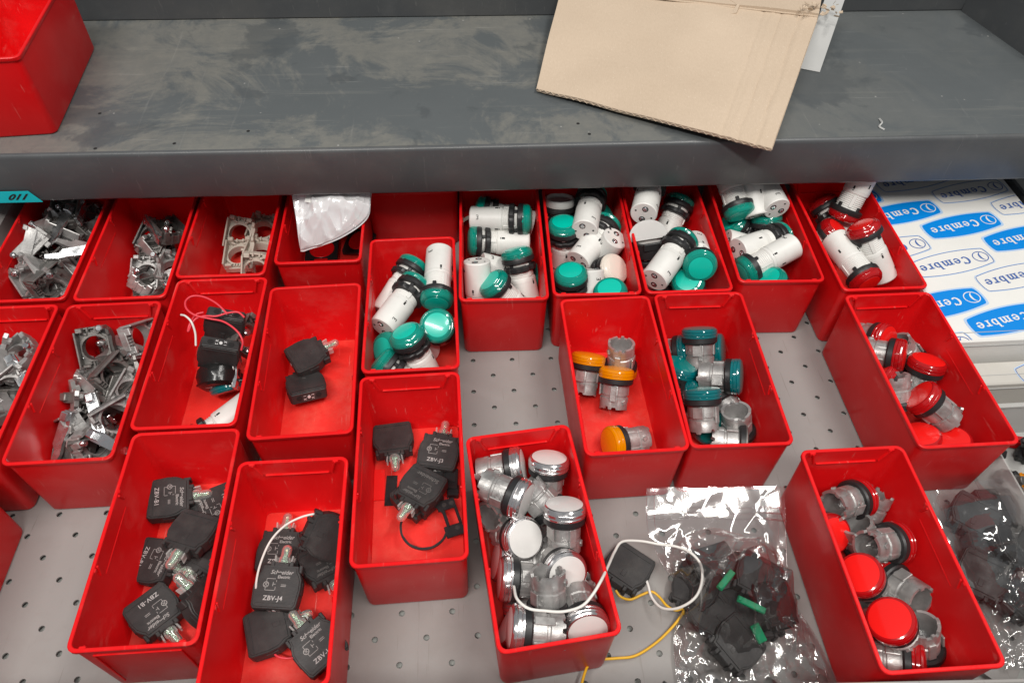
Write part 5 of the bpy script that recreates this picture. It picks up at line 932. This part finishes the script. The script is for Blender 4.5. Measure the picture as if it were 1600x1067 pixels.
def glyphs():
    """slab-serif letters of the printed name, drawn as strokes on a 10 unit x-height"""
    def arc(cx, cy, rx, ry, a0, a1, w0, w1, n=14):
        vs = []; 
        for i in range(n + 1):
            a = math.radians(a0 + (a1 - a0) * i / n); t = abs(math.cos(a)); w = w0 + (w1 - w0) * t
            vs += [(cx + (rx) * math.cos(a), cy + ry * math.sin(a)), (cx + (rx - w) * math.cos(a), cy + (ry - w) * math.sin(a))]
        return vs, [(2 * i, 2 * i + 2, 2 * i + 3, 2 * i + 1) for i in range(n)]
    def rect(x0, y0, x1, y1): return [(x0, y0), (x1, y0), (x1, y1), (x0, y1)], [(0, 1, 2, 3)]
    L = {}
    L['C'] = (13, [arc(6.5, 7, 6.3, 7.2, 50, 310, 1.6, 3.2), rect(10, 9.5, 11.8, 13.6)])
    L['e'] = (10.5, [arc(5, 5, 4.9, 5.2, 5, 325, 1.3, 2.6), rect(1.5, 4.6, 9.7, 5.9)])
    L['m'] = (17, [rect(1.5, 0, 4.1, 10), rect(0, 8.9, 2, 10.1), rect(0, 0, 5.4, 1.2), arc(6.4, 7, 3.2, 3.2, 0, 160, 1.4, 2.6), rect(7, 0, 9.6, 7), rect(6, 0, 10.6, 1.2), arc(12, 7, 3.2, 3.2, 0, 160, 1.4, 2.6), rect(12.6, 0, 15.2, 7), rect(11.8, 0, 16.4, 1.2)])
    L['b'] = (11.5, [rect(1.5, 0, 4.1, 14.6), rect(0, 13.5, 2, 14.6), arc(6, 5, 4.6, 5.1, -130, 130, 1.3, 2.6)])
    L['r'] = (9, [rect(1.5, 0, 4.1, 10), rect(0, 8.9, 2, 10.1), rect(0, 0, 5.6, 1.2), arc(6, 7.3, 2.8, 2.8, 20, 160, 1.5, 2.6)])
    return L
GL = glyphs()
def name_mesh(mname, h):
    x = 0; V = []; Fc = []; k = 0; sc_ = h / 14.0; lay = 0
    for ch in 'Cembre':
        w_, parts = GL[ch]
        for vs, fs in parts:
            n = len(V); V += [(x + p[0], p[1] - 6, 0.004 * lay) for p in vs]; Fc += [tuple(n + i for i in f) for f in fs]; lay += 1
        x += w_ + 1.6
    V = [((p[0] - x / 2) * sc_, p[1] * sc_, p[2]) for p in V]
    return MB().add(V, Fc).mesh('lettering', mname, smooth=False)
def swirl_mesh(mname, r):
    m = MB(); n = 26; vs = []; 
    for i in range(n): a = 2 * math.pi * i / n; vs += [(r * math.cos(a), r * .86 * math.sin(a), 0), ((r - .8) * math.cos(a), (r * .86 - .8) * math.sin(a), 0)]
    m.add(vs, [(2 * i, 2 * ((i + 1) % n), 2 * ((i + 1) % n) + 1, 2 * i + 1) for i in range(n)])
    vs = []
    for i in range(15):
        t = i / 14; a = math.radians(-75 + 150 * t); w = .7 + 1.1 * math.sin(t * math.pi)
        vs += [(-r * .45 + r * .62 * math.cos(a), r * .70 * math.sin(a), .003), (-r * .45 + (r * .62 - w) * math.cos(a), (r * .70) * math.sin(a) * .9, .003)]
    m.add(vs, [(2 * i, 2 * i + 2, 2 * i + 3, 2 * i + 1) for i in range(14)])
    return m.mesh('printed_swirl', mname, smooth=False)
def printed_box(x0, x1, y0, y1, z0, z1, origin, label, rows):
    r = root('printed_box', label, 'box', MW((x0 + x1) / 2, (y0 + y1) / 2, z0))
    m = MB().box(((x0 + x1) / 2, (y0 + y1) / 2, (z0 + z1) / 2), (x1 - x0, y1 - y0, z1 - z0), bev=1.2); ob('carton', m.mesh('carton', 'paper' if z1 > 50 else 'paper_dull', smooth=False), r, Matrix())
    m = MB().box(((x0 + x1) / 2, y0 + 9, z1 + .25), (x1 - x0 - 4, .5, .5)); m.box(((x0 + x1) / 2, y0 - .4, z1 - 6), (x1 - x0 - 3, .6, .8)); ob('lid_fold', m.mesh('lid_fold', 'grey_card'), r, Matrix())
    th = math.radians(12 + 180)
    for i, j, cx, cy in rows:
        blue = (j % 2 == 0)
        T = Matrix.Translation((cx * S, cy * S, (z1 + .12) * S)) @ Matrix.Rotation(th, 4, 'Z')
        def put(nm, me, dz):
            T2 = Matrix.Translation((0, 0, dz * S)) @ T; me.transform(T2)
            if clip(me, x0 + 1.4, x1 - 1.4, y0 + 1.4, y1 - 1.4): ob(nm, me, r, Matrix())
        P = oval(39, 13, .72)
        if blue:
            put('printed_halo', MB().add([(*p, 0) for p in oval(41, 14.6, .74)], [tuple(range(len(P)))]).mesh('printed_halo', 'blue_light', smooth=False), 0)
            put('printed_oval', MB().add([(*p, 0) for p in P], [tuple(range(len(P)))]).mesh('printed_oval', 'blue', smooth=False), .08)
        else:
            vs, fs = band(oval(40, 13.6, .74), .75); put('printed_halo', MB().add(vs, fs).mesh('printed_halo', 'blue_light', smooth=False), 0)
            vs, fs = band(P, .55); put('printed_oval', MB().add(vs, fs).mesh('printed_oval', 'navy', smooth=False), .08)
        tm = name_mesh('paper' if blue else 'navy', 9.0); tm.transform(Matrix.Translation((8.5 * S, 0, 0))); put('lettering', tm, .16)
        sm = swirl_mesh('paper' if blue else 'navy', 7.6); sm.transform(Matrix.Translation((-29.5 * S, 0, 0))); put('printed_swirl', sm, .16)
rows = [(i, j, 465 + 50 * i - 32 * j, 502 - 20 * i - 49 * j) for i in range(-4, 6) for j in range(-3, 5)]
rows = [q for q in rows if 345 < q[2] < 590 and 320 < q[3] < 620]
printed_box(392.5, 541, 362, 590, 0.4, 60, None, 'white cardboard box printed with blue and outlined ovals, top facing up, right of the bins', rows)
rows2 = [(i, j, 430 + 50 * i - 32 * j, 352 - 20 * i - 49 * j) for i in range(-2, 4) for j in (1, -1)]
rows2 = [(1, -1, 486, 347)]
printed_box(396, 560, 334, 357, 0.4, 38, None, 'lower white box with thin blue outlines in front of the larger printed box', rows2)

# ---------------------------------------------------------------- clear tub with small parts
tub = root('parts_tub', 'clear plastic tub of small orange, green and black parts at the right edge', 'tub', MW(430, 280, 0.4))
m = MB(); 
for c, d in (((470, 311, 20), (150, 1.4, 40)), ((393.5, 262, 20), (1.4, 98, 40)), ((470, 214, 20), (150, 1.4, 40)), ((470, 311.5, 40), (152, 4, 1.6)), ((470, 262, 1.2), (150, 96, 1.4))): m.box(c, d, bev=.3)
ob('tub_shell', m.mesh('tub_shell', 'tub'), tub, Matrix())
rr = random.Random(5)
pc = 0
for k in range(30):
    c = (rr.uniform(402, 480), rr.uniform(240, 303), rr.uniform(5, 26)); colr = rr.choice(['black', 'amber', 'black', 'green_bit', 'black', 'steel', 'zinc_dark', 'black', 'redlens', 'black', 'zinc_dark'])
    R = Matrix.Rotation(rr.uniform(0, 3), 3, 'Z') @ Matrix.Rotation(rr.uniform(-.7, .7), 3, 'X')
    m = MB(); m.T = Matrix.Translation(c) @ R.to_4x4()
    if rr.random() < .5: m.box((0, 0, 0), (13, 8, 7), bev=.8); m.box((0, 0, 4), (7, 5, 3), bev=.4); m.box((6, 0, 1), (4, 3, 3), bev=.3)
    else: m.lathe([(4.5, -3), (5, -2.6), (5, 1), (3.4, 1.5), (3.4, 5), (2.8, 5.4)], 18)
    nm = 'small_part'; o = ob(nm, m.mesh(nm, colr), None, Matrix()); col_name = {'black': 'black', 'amber': 'orange', 'green_bit': 'green', 'steel': 'shiny steel', 'zinc_dark': 'dull grey', 'redlens': 'red'}[colr]
    tag(o, 'small %s electrical part lying in the clear tub at the right edge' % col_name, 'electrical part', 'small %s parts in the clear tub' % col_name)

# ---------------------------------------------------------------- film bags
def film_bag(name, label, cat, rows, lumps, material, nu=100, nv=120, amp=2.0, freq=0.06, seed=0, zips=None, group=None, gap=0.8, floor=1.0, tex=1.0):
    r = root(name, label, cat, MW(*rows[0][0])); L_ = [Vector(q[0]) for q in rows]; R_ = [Vector(q[1]) for q in rows]
    LS = spline(L_, 12); RS = spline(R_, 12)
    def smp(A, t): f_ = t * (len(A) - 1); i = min(int(f_), len(A) - 2); return A[i].lerp(A[i + 1], f_ - i)
    def surf(u, v, side):
        p = smp(LS, v).lerp(smp(RS, v), u); z = p.z
        edge = min(1, min(u, 1 - u) * 7) * min(1, min(v * 5 + .25, (1 - v) * 9 + .1))
        for (x, y, h, rx, ry) in lumps:
            q = ((p.x - x) / rx) ** 2 + ((p.y - y) / ry) ** 2; w_ = max(0.0, 1 - q ** 1.1) if q < 1 else 0; z += (h - max(0, p.z - 8)) * w_ * (1.0 if side > 0 else 0.0) * edge if h > p.z - 8 else 0
        q = Vector((p.x, p.y, seed * 7.3)); d1 = noise.voronoi(q * freq)[0]; d2 = noise.voronoi(q * freq * 2.3 + Vector((5, 5, 5)))[0]
        cr_ = (d1[1] - d1[0]) * 1.0 + (d2[1] - d2[0]) * (.10 + .35 * min(1, max(0, (v - .3) * 4))); n1 = noise.noise(q * freq * .8)
        lowr = min(1.0, max(0.0, (v - .26) * 6)); k = amp * (0.06 + edge * (.16 + .95 * lowr)) * (0.9 - cr_ * 1.7 + n1)
        p.z = max(z + (k + gap * edge if side > 0 else -abs(k) * .3 - gap), floor + (0.5 if side > 0 else 0)); return p
    for side, nm in ((1, 'front_film'), (-1, 'back_film')):
        vs = [tuple(surf(i / nu, j / nv, side)) for j in range(nv + 1) for i in range(nu + 1)]; k = nu + 1
        fs = [(j * k + i, (j + 1) * k + i, (j + 1) * k + i + 1, j * k + i + 1) for j in range(nv) for i in range(nu)]
        ob(nm, MB().add(vs, fs).mesh(nm, material, ang=24), r, Matrix())
    for v in (zips or []):
        m = MB(); m.tube([tuple(surf(i / 40, v, 1) + Vector((0, 0, .7))) for i in range(41)], 0.75, 6); ob('zip_strip', m.mesh('zip_strip', 'film'), r, Matrix())
    for u in (0.005, 0.06, 0.94, 0.995):
        m = MB(); m.tube([tuple(surf(u, j / 60, 1) + Vector((0, 0, .2))) for j in range(61)], 0.22, 4); ob('side_seam', m.mesh('side_seam', 'film'), r, Matrix())
    return r
Lb = [(122.5, 259.2, 36.0), (119.9, 243.1, 30.0), (120.8, 229.5, 22.0), (128.4, 209.0, 13.0), (139.3, 191.8, 8.0), (131.4, 173.4, 5.0), (125.8, 152.8, 4.0), (124.0, 127.0, 4.0)]
Rb = [(222.7, 252.9, 38.0), (219.6, 235.7, 32.0), (217.2, 217.5, 24.0), (214.6, 197.9, 15.0), (213.7, 182.1, 9.0), (220.0, 169.4, 6.0), (225.9, 148.0, 5.0), (230.0, 119.9, 4.0)]
lumpc = [(162.6, 199.2, 22.0), (187.7, 188.9, 22.0), (156.0, 171.3, 16.0), (187.5, 168.6, 14.0)]
film_bag('zip_bag', 'clear zip bag with black contact blocks and green strips, lying between two red bins', 'plastic bag', list(zip(Lb, Rb)), [(x, y, z + 9, 34, 30) for x, y, z in lumpc], 'film', seed=1, amp=10.0, freq=.036, zips=[.125, .155, .19])
Lc = [(335.0, 248.3, 26.0), (332.6, 230.1, 24.0), (332.1, 206.3, 22.0), (335.7, 184.2, 18.0), (338.2, 161.0, 14.0), (342.1, 139.4, 8.0), (342.9, 127.6, 5.0)]
Rc = [(392.4, 256.0, 28.0), (425.5, 232.0, 24.0), (415.1, 203.4, 22.0), (402.3, 179.1, 20.0), (391.9, 156.7, 16.0), (384.8, 138.0, 10.0), (380.1, 125.6, 6.0)]
lump2 = [(361.6, 227.8, 18.0), (385.6, 232.5, 18.0), (361.3, 198.0, 18.0), (364.0, 170.3, 14.0)]
film_bag('clear_bag', 'clear plastic bag with black parts at the right edge beside the lower right bin', 'plastic bag', list(zip(Lc, Rc)), [(x, y, z + 8, 29, 26) for x, y, z in lump2], 'film', seed=5, amp=11, freq=.038)
Ld = [(-157.7, 556.3, 94.0), (-154.4, 541.1, 90.0), (-151.6, 525.3, 78.0), (-150.9, 513.6, 64.0), (-150.7, 509.3, 54.0)]
Rd = [(-82.8, 554.2, 94.0), (-84.1, 535.5, 90.0), (-88.9, 521.8, 78.0), (-114.4, 513.3, 64.0), (-148.4, 509.1, 54.0)]
film_bag('white_bag', 'milky white plastic bag hanging into a bin from under the shelf', 'plastic bag', list(zip(Ld, Rd)), [], 'film_milky', seed=9, amp=9, freq=.045, nu=60, nv=60, gap=2.5, floor=3)
Cd = [(-140.0, 543.0, 95.0), (-100.2, 540.9, 95.0), (-100.8, 521.7, 86.0), (-142.0, 531.4, 90.0)]
pp = root('paper_slip', 'white paper slip showing inside the milky bag under the shelf', 'paper', MW(*Cd[0])); ob('sheet', slab_mesh('sheet', [Cd[3], Cd[2], Cd[1], Cd[0]], .4, 'paper', 4, 3, 1.0), pp, Matrix())
# green strips in the zip bag
for (a, b, wd), lb in zip(([(158.9, 184.8, 28.0), (171.3, 196.1, 29.0)] + [4.5], [(170.1, 178.3, 27.0), (186.7, 168.6, 26.0)] + [4.5], [(178.9, 162.8, 20.0), (183.0, 152.2, 16.0)] + [6.5]), ('bright green strip beside the left block in the zip bag', 'long bright green strip across the middle of the zip bag', 'dark green tab in the lower right of the zip bag')):
    A, B = Vector(a), Vector(b); c = (A + B) / 2; d = (B - A); L_ = d.length; R = frame(Vector((0, 0, 1)) - d.normalized() * d.normalized().z, d)
    m = MB(); m.box((0, 0, 0), (wd, L_, 2.4), bev=.5); m.box((0, -L_ * .42, 1.4), (wd * .7, L_ * .12, 1.8), bev=.3); o = ob('marker_strip', m.mesh('marker_strip', 'green_bit'), None, MW(c.x, c.y, c.z, R)); tag(o, lb, 'marker strip')

# ---------------------------------------------------------------- wires
def wire(pts, r, m, label, cat='wire', group=None):
    o = ob('wire', MB().tube(spline(pts, 8), r, 8).mesh('wire', m, ang=80), None, Matrix()); return tag(o, label, cat, group)
wire([(20.0, 182.6, 60.0), (21.0, 171.6, 68.0), (27.4, 164.6, 70.0), (37.4, 162.8, 69.0), (48.0, 161.3, 70.0), (58.8, 162.6, 73.0), (65.9, 168.0, 75.0), (73.4, 177.9, 74.0), (81.8, 192.9, 62.0), (88.7, 205.7, 50.0), (96.2, 215.3, 44.0), (109.8, 217.8, 38.0), (123.1, 215.5, 36.0), (135.6, 213.8, 34.0), (143.7, 207.7, 36.0), (148.0, 198.7, 37.0), (146.8, 188.9, 36.0), (142.6, 180.8, 32.0), (135.8, 176.7, 27.0), (127.5, 176.4, 20.0), (120.6, 180.4, 14.0), (116.8, 189.3, 10.0), (116.1, 198.9, 9.0), (114.3, 207.8, 8.0)], 0.95, 'wire_white', 'white wire looping from the bin of white heads over the zip bag')
wire([(93.2, 196.6, 7.0), (96.3, 192.2, 6.0), (103.1, 190.7, 4.0), (110.8, 192.6, 6.0), (117.9, 193.7, 8.0), (122.6, 189.7, 8.0), (126.4, 182.8, 9.0), (131.9, 179.4, 9.0), (137.2, 180.0, 10.0), (134.8, 175.6, 8.0), (125.7, 167.7, 5.0), (113.7, 159.5, 4.0), (99.4, 152.9, 4.0), (86.2, 151.9, 5.0), (75.8, 151.4, 6.0), (68.4, 148.9, 8.0), (64.1, 143.0, 10.0), (59.0, 131.1, 12.0)], 0.95, 'wire_yellow', 'yellow wire winding over the tray floor to the bottom edge')
wire([(-105.2, 252.7, 36.0), (-111.9, 250.5, 42.0), (-122.6, 247.3, 44.0), (-133.7, 242.3, 42.0), (-142.9, 233.5, 38.0), (-148.4, 220.0, 34.0), (-150.4, 207.6, 30.0), (-150.1, 201.2, 24.0), (-147.8, 198.1, 18.0)], 0.8, 'wire_white', 'white wire bent in an arc over the contact blocks marked J4')
wire([(-139.2, 169.4, 12.0), (-134.3, 165.1, 13.0), (-128.4, 163.6, 13.0), (-123.0, 164.3, 12.0)], 0.7, 'wire_red', 'short red wire under the frontmost contact blocks')
wire([(-97.4, 231.5, 30.0), (-96.0, 224.3, 27.0), (-96.7, 218.2, 22.0), (-98.6, 213.1, 16.0)], 0.7, 'wire_red', 'short red wire hanging down along the right wall of the bin with the wire arc')
wire([(-196.4, 421.4, 66.0), (-206.1, 430.3, 70.0), (-216.9, 436.3, 72.0), (-226.4, 437.6, 72.0), (-230.4, 432.0, 72.0), (-227.6, 423.3, 72.0), (-220.0, 417.7, 70.0), (-209.0, 415.4, 68.0), (-197.6, 412.2, 67.0), (-186.6, 403.7, 65.0), (-182.2, 396.9, 60.0), (-184.1, 392.7, 54.0)], 0.85, 'wire_red', 'red wire forming the large loop above the black assembly')
wire([(-183.2, 418.9, 64.0), (-188.5, 423.1, 66.0), (-196.2, 421.9, 67.0), (-204.4, 417.9, 68.0), (-214.7, 418.5, 68.0), (-221.0, 414.7, 68.0), (-226.5, 407.9, 62.0), (-224.8, 413.3, 66.0), (-222.1, 422.2, 66.0), (-216.5, 424.7, 66.0)], 0.85, 'wire_red', 'red wire crossing the back block and bending back in a narrow hook')
wire([(-232.9, 421.0, 68.0), (-228.0, 417.5, 70.0), (-222.6, 411.8, 69.0), (-220.6, 406.2, 62.0), (-221.2, 399.6, 54.0)], 0.85, 'wire_white', 'short white wire end at the left of the black assembly')

# ---------------------------------------------------------------- odds and ends inside bins
def legend_frame(p, nz, yd, label, with_disc):
    r = root('button_legend', label, 'legend plate', MW(*p, frame(nz, yd)), None); T = r.matrix_world
    m = MB(); m.ringplate(16, 20, 12.4, -1, 1, 32, cy=-3); ob('plate', m.mesh('plate', 'black'), r, T)
    if with_disc:
        m = MB(); m.lathe([(12.3, -.8), (12.3, .4), (11.6, .9)], 32); m.T = Matrix.Translation((0, -3, 0)); ob('disc', m.mesh('disc', 'red'), r, T @ Matrix.Translation((0, -3 * S, 0)))
        m = MB().box((0, 13.5, 1.0), (13, 5, .6), bev=.2); ob('label_window', m.mesh('label_window', 'red'), r, T)
pd = [(-144.6, 558.5, 6.0), (-105.7, 569.6, 12.0)]
legend_frame(pd[0], (0, -.05, 1), (0.02, -1, 0), 'square black frame with red round centre lying below the milky bag', True)
legend_frame(pd[1], (-.3, -.1, 1), (.3, 1, 0), 'square black frame leaning at the right wall below the milky bag', True)
pr_ = [(-40.0, 250.2, 14.0), (-43.2, 246.4, 14.0), (-31.3, 291.2, 10.0), (-75.7, 292.6, 3.6), (-66.6, 287.1, 3.4), (-29.6, 284.5, 6.0), (-27.8, 278.0, 3.6)]
rg = root('legend_ring', 'thin black ring with a square window plate at the front of the heap of blocks', 'legend ring', MW(pr_[0][0], pr_[0][1], pr_[0][2], frame((0.05, -.06, 1), (-.3, 1, 0)))); T = rg.matrix_world
m = MB(); m.lathe([(17.6, -.8), (17.9, -.8), (17.9, .8), (16.2, .8), (16.2, -.8), (17.6, -.8)], 48, False, False, mod=lambda j, i: 1 + (.012 if i % 4 < 2 and j in (3, 4) else 0)); ob('ring', m.mesh('ring', 'black'), rg, T)
m = MB()
for c, d in (((20.0, -10, 0), (14, 9, 1.5)), ((20, 11, 0), (14, 8, 1.5)), ((26, 0.5, 0), (2.2, 15, 1.5)), ((16.6, 0.5, 0), (2.4, 15, 1.5))): m.box(c, d, bev=.3)
ob('window_plate', m.mesh('window_plate', 'black'), rg, T)
m = MB()
for c in ((22.5, -9), (18.5, 11), (24, 11)): m.T = Matrix.Translation((c[0], c[1], .8)); m.lathe([(1.8, .15), (1.8, -.1)], 14)
ob('stud', m.mesh('stud', 'block'), rg, T)
hd = root('label_holder', 'flat black holder with a small green chip in front of the block with clear print', 'holder', MW(*pr_[2], frame((0.05, 0, 1), (.05, 1, 0)))); T = hd.matrix_world
m = MB(); m.box((0, 0, 0), (33, 17, 4), bev=.6); m.box((-2, 0, 2.4), (14, 10, 1.2), bev=.3); m.box((11, 1, 2.4), (8, 9, 1.2), bev=.3); m.box((13, -9, -3), (9, 9, 6), bev=.5); ob('housing', m.mesh('housing', 'black'), hd, T)
m = MB(); m.T = Matrix.Translation((-9, 7, 2.2)); m.lathe([(1.9, 1), (2.1, 0)], 14); ob('chip', m.mesh('chip', 'green_bit'), hd, T)
def cardp(p, a, w_, h_, m_, label, cat='card'):
    m = MB(); m.box((0, 0, 0), (w_, h_, .8), bev=.2); o = ob('plastic_card', m.mesh('plastic_card', m_), None, MW(*p, Matrix.Rotation(a, 3, 'Z'))); tag(o, label, cat)
cardp(pr_[3], 0.02, 8.5, 27, 'redlens_face', 'bright red narrow card lying on the floor of the bin with the legend ring')
cardp(pr_[4], -0.03, 8.5, 26, 'black', 'black narrow card lying beside the bright red one')
cardp(pr_[6], -0.35, 12, 17, 'redlens_face', 'bright red card partly covered at the right wall beside the heap')
# wired assembly: wrapped tape and screws
ta = [(-208.5, 386.5, 26.0), (-204.3, 397.9, 30.0), (-190.2, 427.1, 36.0), (-189.3, 415.5, 26.0), (-190.3, 430.9, 44.0)]
tp = root('taped_coupling', 'black tape wrapped around the coupling of the wired assembly, green lens below', 'coupling', MW(*ta[0], frame((0.05, -.78, -.3), (0, 0, 1)))); T = tp.matrix_world
m = MB(); rr = random.Random(3); m.lathe([(13, 8), (16.2, 6), (16.6, 2), (17.4, -1), (17.0, -6), (15, -9)], 40, mod=lambda j, i: 1 + .05 * noise.noise(Vector((i * .5, j * 1.3, 0))) + .02 * math.sin(i * .8 + j * 2)); ob('tape_wrap', m.mesh('tape_wrap', 'tape'), tp, T)
m = MB(); m.prism([(-19, -3), (-15, -5), (4, -6), (17, -3), (20, 2), (10, 5), (-14, 4)], 2, 4.2, bev=.5); ob('tape_end', m.mesh('tape_end', 'tape'), tp, T)
for q, lb in ((ta[2], 'upper'), (ta[3], 'lower')):
    m = MB(); m.T = Matrix.Rotation(.7, 4, 'Y'); m.lathe([(1.4, -9), (1.4, 0), (3.3, .2), (3.3, 2.0), (2.4, 2.7)], 16); m.box((0, 0, 2.8), (3.8, .8, .5)); m.box((0, 0, 2.8), (.8, 3.8, .5))
    o = ob('screw', m.mesh('screw', 'steel'), None, MW(*q)); tag(o, '%s bright screw head at the right side of the wired assembly' % lb, 'screw')
cs = [(2.1, 552.5, 40.0)]
m = MB(); m.tube([tuple(Vector(cs[0]) + Vector((-6 + 1.2 * k, 10 * math.sin(k * .18), 3 - .4 * k))) for k in range(16)], 2.2, 4); tag(ob('plastic_clip', m.mesh('plastic_clip', 'beige'), None, Matrix()), 'curved cream plastic clip at the back left of the bin with sideways lights', 'clip')
# lint and a paper curl on the shelf
lt = [(369.3, 549.2, 146.5), (368.2, 541.7, 147.5), (364.3, 537.1, 146.8), (367.3, 532.7, 146.4)]
m = MB(); m.tube(spline(lt, 5), .9, 5); tag(ob('lint', m.mesh('lint', 'grey_card'), None, Matrix()), 'tiny grey curl of lint near the front edge of the shelf', 'lint')
